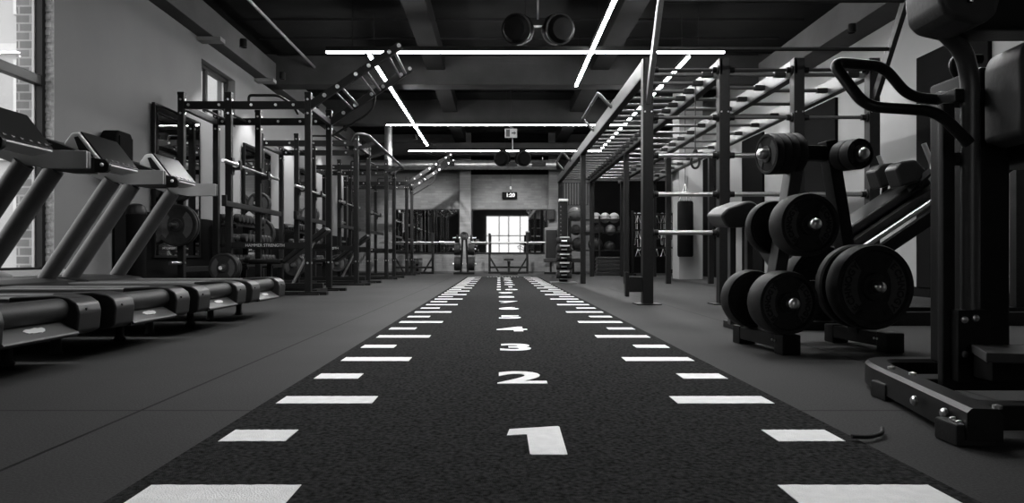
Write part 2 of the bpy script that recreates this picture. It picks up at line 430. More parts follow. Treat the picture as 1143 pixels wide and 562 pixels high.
# ------------------------------------------------------------------ treadmills
def make_treadmill():
    t = thing('treadmill', '', 'treadmill', group='treadmills by the left window')
    MB().box((-2.05, .04, .145), (-.12, .81, .27), .01).build('deck', 'plastic', t)
    for y in (.0, .69):
        MB().box((-1.55, y, .2), (-.16, y+.16, .312), .012).build('side_rail', 'plasticgrey', t)
    MB().box((-1.5, .165, .262), (-.1, .685, .292), .006).build('running_belt', 'belt', t)
    MB().cyl((-.075, .185, .262), (-.075, .665, .262), .052, seg=28).build('rear_roller', 'belt', t)
    prof = [(-.30, .145), (-.02, .145), (.012, .165), (.02, .25), (.008, .29), (-.03, .315), (-.10, .325), (-.30, .318)]
    for y in (.0, .665):
        c = MB().prism(prof, (0, y, 0), (1, 0, 0), (0, 0, 1), (0, .185, 0), .010, 3).build('rear_cap', 'plasticdark', t)
        MB().cyl((.015, y+.06, .262), (.0215, y+.06, .262), .006, seg=10).build('screw', 'plastic', c)
    st = MB().prism([(-.13, .15), (.004, .15), (.018, .156), (.014, .165), (-.075, .222), (-.13, .222)], (0, .178, 0), (1, 0, 0), (0, 0, 1), (0, .494, 0), .003).build('rear_step', 'stepgrey', t)
    # emblem lying on the sloping step
    em = [(-.095, .006), (-.07, -.016), (-.045, -.014), (-.035, -.02), (.02, -.018), (.035, -.024), (.08, -.012), (.098, .004), (.085, .018), (.05, .016), (.03, .022), (-.02, .017), (-.05, .02), (-.075, .014)]
    em = [(p*.72, q*.8) for p, q in em]
    a = V((0, 1, 0)); b = V((-.089, 0, .057)).normalized()
    part(MB().prism(em, (-.026, .425, .1915), a, b, V((.057, 0, .089)).normalized()*.003).build('emblem', 'plasticwhite', st), 'pale emblem on the step')
    MB().box((-.1, .17, .145), (.006, .68, .162), .004).build('rear_apron', 'plasticdark', t)
    for x in (-.35, -1.85):
        for y in (.12, .73):
            MB().lathe([(.03, 0), (.035, .01), (.025, .03), (.022, .15)], (x, y, 0), seg=16).build('foot', 'rubber', t)
    MB().prism([(-1.15, .27), (-1.25, .325), (-1.4, .345), (-1.9, .35), (-1.9, .25), (-1.15, .25)], (0, .01, 0), (1, 0, 0), (0, 0, 1), (0, .83, 0), .01).build('front_cover', 'plasticdark', t)
    hood = [(-1.78, .27), (-1.82, .36), (-1.92, .395), (-2.05, .38), (-2.15, .32), (-2.2, .25), (-2.2, .16), (-2.1, .145), (-1.78, .145)]
    MB().prism(hood, (0, .0, 0), (1, 0, 0), (0, 0, 1), (0, .85, 0), .02, 3).build('motor_hood', 'plasticpale', t)
    for y in (.085, .765):
        MB().tube([(-1.43, y, .33), (-.94, y, 1.06)], .058, 20, sy=1.0).build('upright', 'tube', t)
    top = [(-.56, 1.135), (-.8, 1.14), (-.98, 1.165), (-1.18, 1.235)]; bot = [(-1.2, 1.135), (-1.0, 1.06), (-.8, 1.03), (-.56, 1.03)]
    for y, inner in ((.045, 1), (.765, -1)):
        tp, bt = (top, bot) if inner < 0 else ([(a-.1 if a > -.7 else a, c) for a, c in top], [(a-.1 if a > -.7 else a, c) for a, c in bot])
        h = MB().prism(tp+bt, (0, y, 0), (1, 0, 0), (0, 0, 1), (0, .04, 0), .008).build('handrail', 'plasticdark', t)
        yy = y+.039 if inner > 0 else y-.012
        part(MB().prism([(p[0]*.999, p[1]) for p in tp]+bt, (0, yy, 0), (1, 0, 0), (0, 0, 1), (0, .013, 0), .004).build('inner_panel', 'panelgrey', h), 'grey inner handrail panel')
        if inner > 0: MB().prism([(-.67, 1.13), (-.60, 1.12), (-.572, 1.09), (-.577, 1.05), (-.60, 1.035), (-.67, 1.035)], (0, y+.002, 0), (1, 0, 0), (0, 0, 1), (0, .036, 0), .007).build('handrail_tip', 'plastic', h)
        if inner > 0: MB().ball((-.615, y-.001, 1.085), .012, 12).build('button', 'plasticwhite', h)
    MB().prism([(-.76, 1.17), (-1.05, 1.275), (-1.12, 1.25), (-.95, 1.18)], (0, .086, 0), (1, 0, 0), (0, 0, 1), (0, .678, 0), .008).build('dashboard', 'plastic', t)
    ca = MB().prism([(-.672, 1.105), (-.835, 1.315), (-.885, 1.31), (-.935, 1.24), (-.90, 1.14), (-.80, 1.08)], (0, .17, 0), (1, 0, 0), (0, 0, 1), (0, .46, 0), .012, 3).build('console', 'plasticwhite', t)
    MB().prism([(-.71, 1.115), (-.84, 1.285), (-.865, 1.28), (-.80, 1.105)], (0, .167, 0), (1, 0, 0), (0, 0, 1), (0, .006, 0)).build('side_vent', 'plastic', ca)
    n = V((.21, 0, .163)).normalized()
    MB().prism([(0, 0), (.44, 0), (.44, .25), (0, .25)], V((-.678, .18, 1.118))+n*-.004, (0, 1, 0), V((-.163, 0, .21)).normalized(), n*.012, .004).build('screen', 'screen', ca)
    for k in range(6):
        o = V((-.678, .22+.07*k, 1.118))+V((-.163, 0, .21)).normalized()*.02+n*.0085
        MB().box((-.012, -.006, 0), (.012, .006, .004), 0, Matrix(((0, -.613, n.x, o.x), (1, 0, 0, o.y), (0, .79, n.z, o.z), (0, 0, 0, 1)))).build('key', 'plasticgrey', ca)
    return t
proto = make_treadmill()
tl = ['nearest grey and black treadmill at the left edge, only its rear deck in frame', 'second treadmill from the camera, console and handrail cut by the left edge',
      'third treadmill from the camera with white-backed console in full view', 'fourth and farthest treadmill, next to the power racks']
for i in range(4): again(proto, i == 0, (-1.9, 2.545+.975*i, 0), 0, tl[i])

# ------------------------------------------------------------------ left wall fittings
sp = thing('loudspeaker', 'black rounded loudspeaker mounted on the grey wall behind the treadmills', 'speaker', (XL+.02, 8.02, 1.35))
MB().prism([(-.17, 0), (.17, 0), (.18, .05), (.18, .48), (.13, .55), (-.13, .55), (-.18, .48), (-.18, .05)], (XL+.03, 8.02, 1.35), (0, 1, 0), (0, 0, 1), (.19, 0, 0), .03, 3).build('cabinet', 'matteblack', sp, world=True)
MB().box((XL+.22, 7.88, 1.42), (XL+.235, 8.16, 1.84), .005).build('grille', 'matteblack', sp, world=True)
MB().box((XL, 7.95, 1.5), (XL+.04, 8.1, 1.7)).build('wall_bracket', 'black', sp, world=True)
bn = thing('waste_bin', 'slim black round-topped bin against the wall behind the third treadmill', 'bin', (-4.1, 8.1, 0))
MB().lathe([(.09, 0), (.10, .02), (.105, .98)], (-4.1, 8.1, 0), seg=32).build('body', 'matteblack', bn, world=True)
MB().lathe([(.11, .98), (.11, 1.03), (.09, 1.08), (.05, 1.1), (.0, 1.105)], (-4.1, 8.1, 0), seg=32).build('lid', 'plastic', bn, world=True)
def mirror(label, lo, hi, axis, group=None):
    m = thing('wall_mirror', label, 'mirror', ((lo[0]+hi[0])/2, (lo[1]+hi[1])/2, lo[2]), group=group)
    MB().box(lo, hi).build('mirror_glass', 'mirror', m, world=True)
    f = MB(); t = .03
    if axis == 'x':
        f.box((lo[0], lo[1]-t, lo[2]-t), (hi[0]+.008, lo[1], hi[2]+t)); f.box((lo[0], hi[1], lo[2]-t), (hi[0]+.008, hi[1]+t, hi[2]+t))
        f.box((lo[0], lo[1], lo[2]-t), (hi[0]+.008, hi[1], lo[2])); f.box((lo[0], lo[1], hi[2]), (hi[0]+.008, hi[1], hi[2]+t))
    else:
        f.box((lo[0]-t, lo[1]-.008, lo[2]-t), (lo[0], hi[1], hi[2]+t)); f.box((hi[0], lo[1]-.008, lo[2]-t), (hi[0]+t, hi[1], hi[2]+t))
        f.box((lo[0], lo[1]-.008, lo[2]-t), (hi[0], hi[1], lo[2])); f.box((lo[0], lo[1]-.008, hi[2]), (hi[0], hi[1], hi[2]+t))
    f.build('frame', 'black', m, world=True)
mirror('black framed wall mirror beside the first power rack, nearest of the left wall', (XL+.03, 9.05, .52), (XL+.06, 9.68, 2.42), 'x', 'mirrors on the left wall')
mirror('black framed wall mirror behind the first power rack, second on the left wall', (XL+.03, 9.75, .52), (XL+.06, 10.38, 2.42), 'x', 'mirrors on the left wall')
mirror('black framed wall mirror between the first and second power racks', (XL+.03, 12.25, .52), (XL+.06, 13.6, 2.42), 'x', 'mirrors on the left wall')
mirror('black framed wall mirror between the second and third power racks', (XL+.03, 15.4, .52), (XL+.06, 16.8, 2.42), 'x', 'mirrors on the left wall')
mirror('wide mirror on the back brick wall left of the column', (-3.24, YB-.03, .64), (-1.25, YB-.002, 1.95), 'y', 'mirrors on the back wall')
mirror('wide mirror on the back brick wall under the timer, reflecting bright windows', (-.81, YB-.03, .64), (1.47, YB-.002, 1.95), 'y', 'mirrors on the back wall')

# ------------------------------------------------------------------ plates, barbells, dumbbells
def plate(r, th, label, loc, n, group=None, logo=False, spokes=True, plain=False):
    """weight plate with its centre at loc and its front facing n"""
    t = thing('weight_plate', label, 'weight plate', loc, 0, group)
    n = V(n).normalized(); h = th/2
    prof = [(.026, -h), (r*.30, -h), (r*.33, -h*.7), (r*.84, -h*.7), (r*.88, -h), (r*.96, -h), (r, -h*.65), (r, h*.65), (r*.96, h), (r*.86, h), (r*.82, h*.72), (r*.33, h*.72), (r*.30, h), (.026, h)]
    MB().lathe(prof, (0, 0, 0), n, 48).build('disc', 'rubber', t)
    if not plain:
        up = V((0, 0, 1))-n*n.z; up.normalize(); rt = up.cross(n).normalized()
        MB().lathe([(.026, h-.002), (.045, h-.002), (.045, h+.004), (.026, h+.004)], (0, 0, 0), n, 24).build('hub_ring', 'steelgrey' if not logo else 'plasticdark', t)
        # two raised grip sectors left and right of a plain vertical band
        for s in (1, -1):
            q = MB(); a0 = math.radians(52); pl = []
            for i in range(15):
                a = -a0+2*a0*i/14+math.radians(8)*0; pl.append((s*r*.80*math.cos(a), r*.80*math.sin(a)))
            for i in range(9):
                a = math.radians(40)-math.radians(80)*i/8; pl.append((s*r*.42*math.cos(a)+0, r*.36*math.sin(a)*1.6))
            q.prism(pl, n*(h*.70), rt, up, n*.005)
            q.build('grip_sector', 'rubberlogo', t)
        if logo:
            word = 'TECHNOGYM'
            for s in (-1, 1):
                bmt = bmesh.new()
                for i, ch in enumerate(word):
                    a = math.radians(90+(i-4)*-15)+(-PI/2 if s > 0 else PI/2)
                    c = (rt*math.cos(a)+up*math.sin(a))*r*.66+n*(h*.72+.005)
                    tang = (-rt*math.sin(a)+up*math.cos(a)); outw = (rt*math.cos(a)+up*math.sin(a))
                    x = -tang; mx = Matrix(((x.x, outw.x, n.x, c.x), (x.y, outw.y, n.y, c.y), (x.z, outw.z, n.z, c.z), (0, 0, 0, 1)))
                    o = text('letter', ch, r*.22, 'rubber', None, mx, .002, .002); bmt.from_mesh(o.data); me_ = o.data; bpy.data.objects.remove(o); bpy.data.meshes.remove(me_)
                me = bpy.data.meshes.new('lettering'); bmt.to_mesh(me); bmt.free(); me.materials.append(M['rubber'])
                o = bpy.data.objects.new('lettering', me); C.objects.link(o); o.parent = t
    return t

def make_barbell():
    b = thing('barbell', '', 'barbell')
    MB().cyl((-.66, 0, 0), (.66, 0, 0), .0145, seg=14).build('shaft', 'barsteel', b)
    for s in (1, -1):
        sl = MB().lathe([(.025, .68), (.025, 1.09), (.022, 1.1)], (0, 0, 0), (s, 0, 0), 18).build('sleeve', 'chrome', b)
        MB().lathe([(.037, .655), (.04, .66), (.04, .685), (.037, .69)], (0, 0, 0), (s, 0, 0), 18).build('collar', 'chrome', sl)
    return b
bar0 = make_barbell(); bar_used = [False]
def barbell(loc, rz, label, group):
    o = again(bar0, not bar_used[0], loc, rz, label, group); bar_used[0] = True; return o

def make_dumbbell(hexa=False):
    d = thing('dumbbell', '', 'dumbbell')
    MB().cyl((-.065, 0, 0), (.065, 0, 0), .016, seg=10).build('handle', 'chrome', d)
    for s in (1, -1):
        MB().lathe([(.03, .055), (.06, .06), (.066, .075), (.066, .13), (.058, .145), (.02, .147)], (0, 0, 0), (s, 0, 0), 20 if not hexa else 6).build('head', 'rubber', d)
    return d
db0 = make_dumbbell(); db_used = [False]
def dumbbell(loc, rz, label, group):
    o = again(db0, not db_used[0], loc, rz, label, group); db_used[0] = True; return o

# ------------------------------------------------------------------ power racks on the left
PX = (-2.5, -3.54, -4.16); RD = 1.15
def make_rack(flying, y0, label):
    r = thing('power_rack', label, 'power rack', (-3.3, y0, 0), 0, 'power racks along the left wall')
    L = lambda x, y, z: (x+3.3, y, z)       # local frame: world x, y measured from the near posts
    for y in (0, RD):
        for x in PX:
            q = MB().box(L(x-.04, y-.04, 0), L(x+.04, y+.04, 2.65), .006)
            p = q.build('post', 'rigblack', r)
            MB().box(L(x-.045, y-.045, 2.62), L(x+.045, y+.045, 2.66), .008).build('post_cap', 'plastic', p)
            for z in (.42, 2.38, 2.56):
                hb = MB().cyl(L(x, y-.05, z), L(x, y+.05, z), .014, seg=8); hb.cyl(L(x-.05, y, z), L(x+.05, y, z), .014, seg=8)
                hb.build('bolt', 'chrome', p)
        MB().box(L(PX[2]-.04, y-.05, 0), L(PX[0]+.25, y+.05, .045), .006).build('base_rail', 'rigblack', r)
        MB().box(L(PX[0]-.12, y-.09, 0), L(PX[0]+.16, y+.09, .02), .004).build('base_plate', 'black', r)
        for a, c in ((PX[2], PX[1]), (PX[1], PX[0])):
            MB().box(L(a+.04, y-.03, 2.44), L(c-.04, y+.03, 2.54), .005).build('crossbeam', 'rigblack', r)
        for x in (PX[2]+.1, PX[2]+.5, PX[1]+.3, PX[1]+.62, PX[1]+.85):
            MB().cyl(L(x, y-.042, 2.49), L(x, y+.042, 2.49), .018, seg=10).build('bolt', 'chrome', r)
    for x in PX[:1]+PX[2:]:
        MB().box(L(x-.03, .04, 2.44), L(x+.03, RD-.04, 2.52), .005).build('side_beam', 'rigblack', r)
    for x in (-3.96, -3.72):
        MB().cyl(L(x, .03, 2.49), L(x, RD-.03, 2.49), .017, seg=12).build('pull_up_bar', 'black', r)
    MB().tube([L(-3.28, 0, 2.54), L(-3.28, .0, 2.62), L(-2.9, 0, 2.62), L(-2.78, .25, 2.56), L(-2.78, .5, 2.48)], .018, 10, .06).build('angled_grip', 'black', r)
    lb = MB().box(L(PX[1]+.04, -.03, .61), L(PX[0]-.04, .03, .69), .005).build('lower_beam', 'rigblack', r)
    tx = text('lettering', 'HAMMER STRENGTH', .055, 'plasticwhite', lb, Matrix.Translation(L(-3.06, -.031, .65)) @ FRONT, .0008)
    part(tx, 'pale lettering on the lower beam')
    MB().box(L(PX[1]+.04, RD-.03, .61), L(PX[0]-.04, RD+.03, .69), .005).build('lower_beam', 'rigblack', r)
    MB().box(L(PX[2]-.03, .04, .3), L(PX[2]+.03, RD-.04, .37), .005).build('side_beam', 'rigblack', r)
    for y in (0, RD):
        j = MB().box(L(PX[1]+.04, y-.045, 1.58), L(PX[1]+.06, y+.045, 1.80), .004)
        j.box(L(PX[1]+.05, y-.04, 1.64), L(PX[1]+.16, y+.04, 1.685), .004); j.box(L(PX[1]+.135, y-.04, 1.67), L(PX[1]+.16, y+.04, 1.76), .004)
        j.build('bar_hook', 'black', r)
    for x in (PX[1]+.055+.03,):
        sa = MB().box(L(x-.03, -.4, 1.14), L(x+.03, RD+.75, 1.21), .006); sa.box(L(x-.03, -.4, 1.2), L(x+.03, -.36, 1.28), .006)
        sa.build('safety_arm', 'rigblack', r)
    for z in (.42, .91, 1.42):
        MB().cyl(L(PX[2], -.04, z), L(PX[2], -.34, z), .024, seg=14).build('storage_peg', 'chrome', r)
    for x in (PX[1],):
        for z in (.36,):
            MB().cyl(L(x, -.04, z), L(x, -.30, z), .024, seg=14).build('storage_peg', 'chrome', r)
    if flying:
        d = V((.847, 0, .564)).normalized()
        for y in (0, RD):
            a = V(L(-2.5, y, 2.47)); b = V(L(-1.29, y, 3.277))
            rl = MB().beam(a, b, .06, .10, (0, 0, 1), .005).build('ladder_rail', 'rigblack', r)
            for s in (.18, .32, .52, .66, .88, .985):
                p = a+(b-a)*s
                MB().cyl(p+V((0, -.045, 0)), p+V((0, .045, 0)), .026, seg=12).build('bolt', 'chrome', rl)
            if y: MB().tube([L(-2.46, y, 2.28), L(-1.94, y, 2.60), L(-1.84, y, 2.72), L(-1.82, y, 2.90)], .018, 10, .10).build('brace', 'black', r)
        for s in (.35, .62, .93):
            p = a+(b-a)*s
            MB().cyl((p.x, .03, p.z-.02), (p.x, RD-.03, p.z-.02), .019, seg=12).build('rung', 'steelgrey', r)
            p = p-d*.09
            MB().cyl((p.x, .03, p.z-.03), (p.x, RD-.03, p.z-.03), .014, seg=12).build('rung', 'steelgrey', r)
    return r
RY = (9.4, 12.55, 15.9, 19.4)
rl = ['black power rack nearest the treadmills, with inclined ladder arms rising to the right', 'second black power rack from the treadmills, without ladder arms',
      'third black power rack from the treadmills', 'farthest black power rack, with inclined ladder arms near the back wall']
for i, y in enumerate(RY): make_rack(i in (0, 3), y, rl[i])
bl = ['steel barbell on the hooks of the first power rack', 'steel barbell on the hooks of the second power rack', 'steel barbell on the hooks of the third power rack', 'steel barbell on the hooks of the farthest power rack']
for i, y in enumerate(RY): barbell((-3.42, y+.58, 1.7), PI/2, bl[i], 'barbells in the power racks')
pb = thing('bridge_bar', 'long pale tubular bar bridging the tops of the second and third power racks', 'pull-up bar', (-2.15, 11.7, 2.4))
MB().tube([(-2.46, 12.0, 2.44), (-2.3, 11.6, 2.5), (-2.15, 11.75, 2.5), (-2.15, 16.2, 2.5), (-2.3, 16.4, 2.47), (-2.46, 16.4, 2.4)], .024, 12, .12).build('bar', 'steelgrey', pb, world=True)
for y in (12.55, 13.7, 15.9, 17.05):
    if y < 16.1: MB().beam((-2.47, y, 2.4), (-2.15, y, 2.5), .05, .06).build('bracket', 'black', pb, world=True)
# stored plates
for i, y in enumerate(RY[:3]):
    pos = ['first', 'second', 'third'][i]
    for z, r_, hh in ((1.42, .20, 'top'), (.91, .27, 'middle')):
        for k in range(2):
            plate(r_, .055, '%s black weight plate on the %s storage peg of the %s power rack' % (['inner', 'outer'][k], hh, pos), (-4.16, y-.085-.07*k, z), (0, -1, 0), 'plates stored on the power racks')
    for k in range(3):
        plate(.19, .05, 'black weight plate on the low storage peg of the %s power rack, %s' % (pos, ['nearest the post', 'in the middle', 'outermost'][k]), (-3.54, y-.07-.06*k, .36), (0, -1, 0), 'plates stored low on the power racks')
# dumbbell racks between the power racks
def dumbbell_rack(y0, y1, label, where):
    t = thing('dumbbell_rack', label, 'dumbbell rack', (-4.1, (y0+y1)/2, 0))
    for y in (y0+.05, y1-.05):
        MB().beam((-4.3, y, 0), (-4.22, y, 1.15), .06, .08, (1, 0, 0), .005).build('upright', 'black', t, world=True)
        MB().box((-4.33, y-.04, 0), (-3.75, y+.04, .05), .006).build('foot', 'black', t, world=True)
    for z, x in ((1.02, -4.07), (.72, -3.97), (.40, -3.9)):
        for dx in (-.09, .09):
            MB().box((x+dx-.02, y0, z-.03-dx*.25), (x+dx+.02, y1, z-dx*.25), .004).build('shelf_rail', 'black', t, world=True)
        for y in (y0+.05, y1-.05):
            MB().beam((-4.24, y, z-.05), (x+.11, y, z-.07), .04, .04).build('shelf_bracket', 'black', t, world=True)
        n = int((y1-y0)/.165)
        for k in range(n):
            dumbbell((x, y0+.1+k*(y1-y0-.2)/(n-1), z+.068), 0, 'round black dumbbell on the %s tier of the rack %s' % ({1.02: 'top', .72: 'middle', .40: 'bottom'}[z], where), 'dumbbells %s, %s tier' % (where, {1.02: 'top', .72: 'middle', .40: 'bottom'}[z]))
dumbbell_rack(10.78, 12.1, 'black three-tier dumbbell rack on the left wall between first and second power racks', 'between first and second power racks')
dumbbell_rack(13.95, 15.4, 'black three-tier dumbbell rack on the left wall between second and third power racks', 'between second and third power racks')
# incline bench in the first two racks
def bench(x, y, label):
    t = thing('weight_bench', label, 'bench', (x, y, 0), 0, 'benches in the power racks')
    MB().box((-.45, -.14, .40), (.0, .14, .47), .02, seg=3).build('seat_pad', 'vinyl', t)
    mx = Matrix.Translation((.02, 0, .43)) @ Matrix.Rotation(math.radians(-38), 4, 'Y')
    MB().box((0, -.15, -.035), (.75, .15, .035), .02, mx, 3).build('back_pad', 'vinyl', t)
    MB().beam((-.5, 0, .1), (.55, 0, .1), .07, .07, bev=.005).build('spine', 'black', t)
    for xx, l_ in ((-.45, .3), (.5, .3)): MB().box((xx-.035, -l_, 0), (xx+.035, l_, .06), .006).build('foot', 'black', t)
    MB().beam((-.2, 0, .1), (-.2, 0, .41), .06, .06).build('seat_post', 'black', t)
    MB().cyl((.12, 0, .12), (.42, 0, .72), .022).build('adjuster', 'chrome', t)
bench(-3.0, 10.0, 'black incline bench inside the first power rack')
bench(-3.0, 13.15, 'black incline bench inside the second power rack')

# ------------------------------------------------------------------ monkey-bar rig on the right
RX = (1.56, 2.36, 3.14, 3.93); Y0, Y1 = 7.55, 18.6
rig = thing('climbing_rig', 'large black monkey-bar rig with ladders of rungs along the right of the turf', 'climbing rig', (2.74, 7.55, 0))
for x in RX:
    p = MB().box((x-.055, Y0-.06, 0), (x+.055, Y0+.06, 2.585), .006).build('post', 'rigblack', rig, world=True)
    MB().box((x-.13, Y0-.12, 0), (x+.13, Y0+.12, .012), .003).build('base_plate', 'black', p, world=True)
    for s in (-1, 1):
        for z in (2.02,): MB().cyl((x+s*.035, Y0-.066, z), (x+s*.035, Y0-.058, z), .009, seg=8).build('bolt', 'chrome', p, world=True)
    MB().box((x-.045, 13.25, 0), (x+.045, 13.35, 2.41), .005).build('post', 'rigblack', rig, world=True)
    MB().box((x-.055, 18.15, 0), (x+.055, 18.25, 2.41), .005).build('post', 'rigblack', rig, world=True)
    MB().box((x-.05, Y0-.06, 2.41), (x-.03 if x < 2 else x-.02, Y1, 2.58), .004).build('rail', 'tube', rig, world=True)
    rp = MB().box((x-.05, Y0+.06, 2.40), (x+.04, Y1, 2.425), .003).build('rail_flange', 'rigblack', rig, world=True)
def rungs(a, b, y, step, z=2.47):
    while y < Y1-.1:
        q = MB().cyl((RX[a]-.02, y, z), (RX[b]-.05, y, z), .021, seg=12).build('rung', 'tube', rig, world=True)
        c = MB().box((RX[b]-.17, y-.035, z-.028), (RX[b]-.05, y+.035, z+.028), .008)
        c.build('clamp', 'black', q, world=True)
        y += step
rungs(0, 1, 7.75, .385); rungs(1, 2, 7.75, .60); rungs(2, 3, 7.75, .74)
for z, bays in ((1.97, (0, 1, 2)), (1.57, (0, 1)), (1.16, (0, 1, 2)), (.755, (0,)), (2.47, (0, 1, 2))):
    for a in bays:
        q = MB().cyl((RX[a]+.1, Y0, z), (RX[a+1]-.1, Y0, z), .024 if z < 1.9 else .018, seg=14).build('grip_bar', 'barsteel' if z < 1.9 else 'tube', rig, world=True)
        for s, xx in ((1, RX[a]+.055), (-1, RX[a+1]-.055)):
            MB().lathe([(.05, 0), (.05, .012), (.032, .018), (.032, .06)], (xx, Y0, z), (s, 0, 0), 16).build('socket', 'black', q, world=True)
# inclined ladder rising towards the viewer
for x in (RX[0], RX[3]):
    MB().beam((x, Y0-.03, 2.12), (x, 6.62, 3.42), .05, .09, (0, 1, 0), .005).build('ladder_rail', 'steelgrey' if x < 2 else 'rigblack', rig, world=True)
for t_ in (.36, .66, .93):
    MB().cyl((RX[0], 7.52-.9*t_, 2.12+1.3*t_), (RX[3], 7.52-.9*t_, 2.12+1.3*t_), .02, seg=12).build('ladder_rung', 'rigblack', rig, world=True)
for ya, yb in ((9.6, 11.4), (15.0, 16.6)):
    MB().tube([(RX[0]-.05, ya, 2.5), (1.33, ya+.02, 2.70), (1.33, yb, 2.70), (RX[0]-.05, yb, 2.5)], .022, 12, .06).build('side_handle', 'tube', rig, world=True)
lm = MB().box((1.33, Y0-.02, .08), (1.37, Y0+.06, .34), .006); lm.box((1.37, Y0-.02, .13), (1.51, Y0+.06, .29), .004)
lm.build('floor_bracket', 'black', rig, world=True)
st = thing('suspension_strap', 'black hand loop strap hanging from a rung of the climbing rig', 'strap', (2.24, 8.14, 1.5))
MB().box((2.225, 8.13, 1.71), (2.232, 8.15, 2.45)).build('strap', 'rubber', st, world=True)
MB().tube([(2.229, 8.14, 1.72), (2.19, 8.14, 1.64), (2.18, 8.14, 1.57), (2.20, 8.14, 1.52), (2.229, 8.14, 1.505), (2.258, 8.14, 1.52), (2.278, 8.14, 1.57), (2.268, 8.14, 1.64), (2.235, 8.14, 1.72)], .014, 8, .03).build('hand_loop', 'rubber', st, world=True)

# ------------------------------------------------------------------ heavy bag
hb = thing('punching_bag', 'black heavy punching bag hanging in front of the white column', 'punching bag', (4.08, 15.7, .5))
MB().lathe([(.02, .50), (.15, .5), (.17, .53), (.17, 1.68), (.15, 1.72), (.02, 1.72)], (4.08, 15.7, 0), seg=28).build('bag', 'matteblack', hb, world=True)
for a in range(4):
    MB().cyl((4.08+.14*math.cos(a*PI/2), 15.7+.14*math.sin(a*PI/2), 1.72), (4.08, 15.7, 2.1), .006, seg=6).build('chain', 'chrome', hb, world=True)
MB().cyl((4.08, 15.7, 2.1), (4.08, 15.7, 4.29), .008, seg=8).build('hanger', 'black', hb, world=True)

# ------------------------------------------------------------------ weight tree
wt = thing('weight_tree', 'black A-frame weight tree on two feet, loaded with plates, right of the turf', 'weight rack', (1.73, 3.95, 0), math.radians(7))
for s in (-1, 1):
    f = MB().box((s*.285-.045, -.27, .03), (s*.285+.045, .27, .1), .006).build('foot', 'black', wt)
    for y in (-.26, .22):
        MB().box((s*.285-.05, y-.03, 0), (s*.285+.05, y+.06, .105), .008).build('foot_cap', 'plastic', f)
    for k in (-1, 1):
        MB().cyl((s*.285-.05+.0, -.2+k*.012, .07), (s*.285-.055, -.2+k*.012, .07), .006, seg=8).build('bolt', 'chrome', f)
    MB().beam((s*.27, 0, .08), (s*.085, 0, 1.14), .07, .09, (0, 1, 0), .006).build('upright', 'steelgrey' if s < 0 else 'black', wt)  # left upright coloured lighter to imitate light on its left face
MB().box((-.22, -.035, .30), (.22, .035, .37), .005).build('crossbar', 'black', wt)
MB().box((-.12, -.04, 1.03), (.12, .04, 1.11), .008).build('top_beam', 'black', wt)
def peg(p, d, L=.33):
    d = V(d).normalized(); p = V(p)
    q = MB().lathe([(.024, 0), (.024, L-.01)], p, d, 18).build('peg', 'steelgrey', wt)
    MB().lathe([(.026, L-.03), (.03, L-.01), (.031, L), (.028, L+.012), (.016, L+.022), (.0, L+.024)], p, d, 20).build('peg_end', 'chrome', q)
R7 = Matrix.Rotation(math.radians(7), 3, 'Z')
def on_tree(p, d, dist, r, th, label, **k):
    d = V(d).normalized(); q = V(p)+d*dist
    wv = R7 @ q; plate(r, th, label, (1.73+wv.x, 3.95+wv.y, wv.z), R7 @ d, 'plates on the weight tree', **k)
FR = (0, -1, 0); BK = (0, 1, 0)
pBL = (-.30, 0, .265); pBR = (.165, 0, .345); pM = (-.185, 0, .665); pMR = (.19, 0, .53)
for p in (pBL, pBR, pM):
    peg(p, FR, .335); peg(p, BK, .33)
peg(pMR, FR, .2)
on_tree(pBL, FR, .225, .164, .14, 'medium black plate low on the left front peg of the weight tree', logo=True)
on_tree(pBL, BK, .125, .162, .10, 'medium black plate low on the left rear peg of the weight tree', logo=False)
on_tree(pBR, FR, .25, .222, .10, 'largest black plate, low on the right front peg of the weight tree', logo=True)
on_tree(pBR, FR, .135, .222, .06, 'large black plate behind the largest one on the right front peg', plain=True)
on_tree(pBR, BK, .20, .222, .10, 'large black plate on the right rear peg of the weight tree', logo=False)
on_tree(pM, FR, .225, .163, .13, 'medium black plate on the middle front peg of the weight tree', logo=True)
on_tree(pM, BK, .10, .150, .07, 'medium black plate on the middle rear peg of the weight tree')
pTL = (-.075, 0, 1.07); dTL = (-.985, -.08, -.05); pTR = (.115, 0, 1.05); dTR = (.10, -.99, -.04)
peg(pTL, dTL, .235); peg(pTR, dTR, .24)
for k in range(4):
    on_tree(pTL, dTL, .185-.047*k, .112, .044, 'small black plate on the top left peg of the weight tree, %s' % ['outermost of four', 'second of four', 'third of four', 'innermost of four'][k], plain=k > 0)
for k in range(2):
    on_tree(pTR, dTR, .185-.075*k, .082, .068, 'smallest black plate on the top right peg of the weight tree, %s' % ['front one', 'rear one'][k], plain=k > 0)

# ------------------------------------------------------------------ preacher bench behind the tree
pr = thing('preacher_bench', 'black curl bench with angled arm pad between the climbing rig and weight tree', 'bench', (1.63, 4.9, 0))
pa = [(-.16, .0), (-.11, .05), (.02, .095), (.06, .09), (.17, .0), (.15, -.06), (.08, -.08), (-.11, -.085), (-.14, -.05)]
MB().prism(pa, (1.62, 4.72, .775), (1, 0, 0), (0, 0, 1), (0, .34, .02), .018, 3).build('arm_pad', 'vinylgrey', pr, world=True)
for x in (1.585, 1.70): MB().box((x-.02, 4.85, .04), (x+.02, 4.91, .72), .004).build('leg', 'steelgrey', pr, world=True)
MB().box((1.60, 4.66, 0), (1.68, 5.12, .05), .006).build('foot', 'black', pr, world=True)
MB().box((1.64, 4.85, .0), (2.36, 4.92, .06), .006).build('spine', 'black', pr, world=True)
MB().box((2.34, 4.6, 0), (2.43, 5.12, .05), .006).build('foot', 'black', pr, world=True)
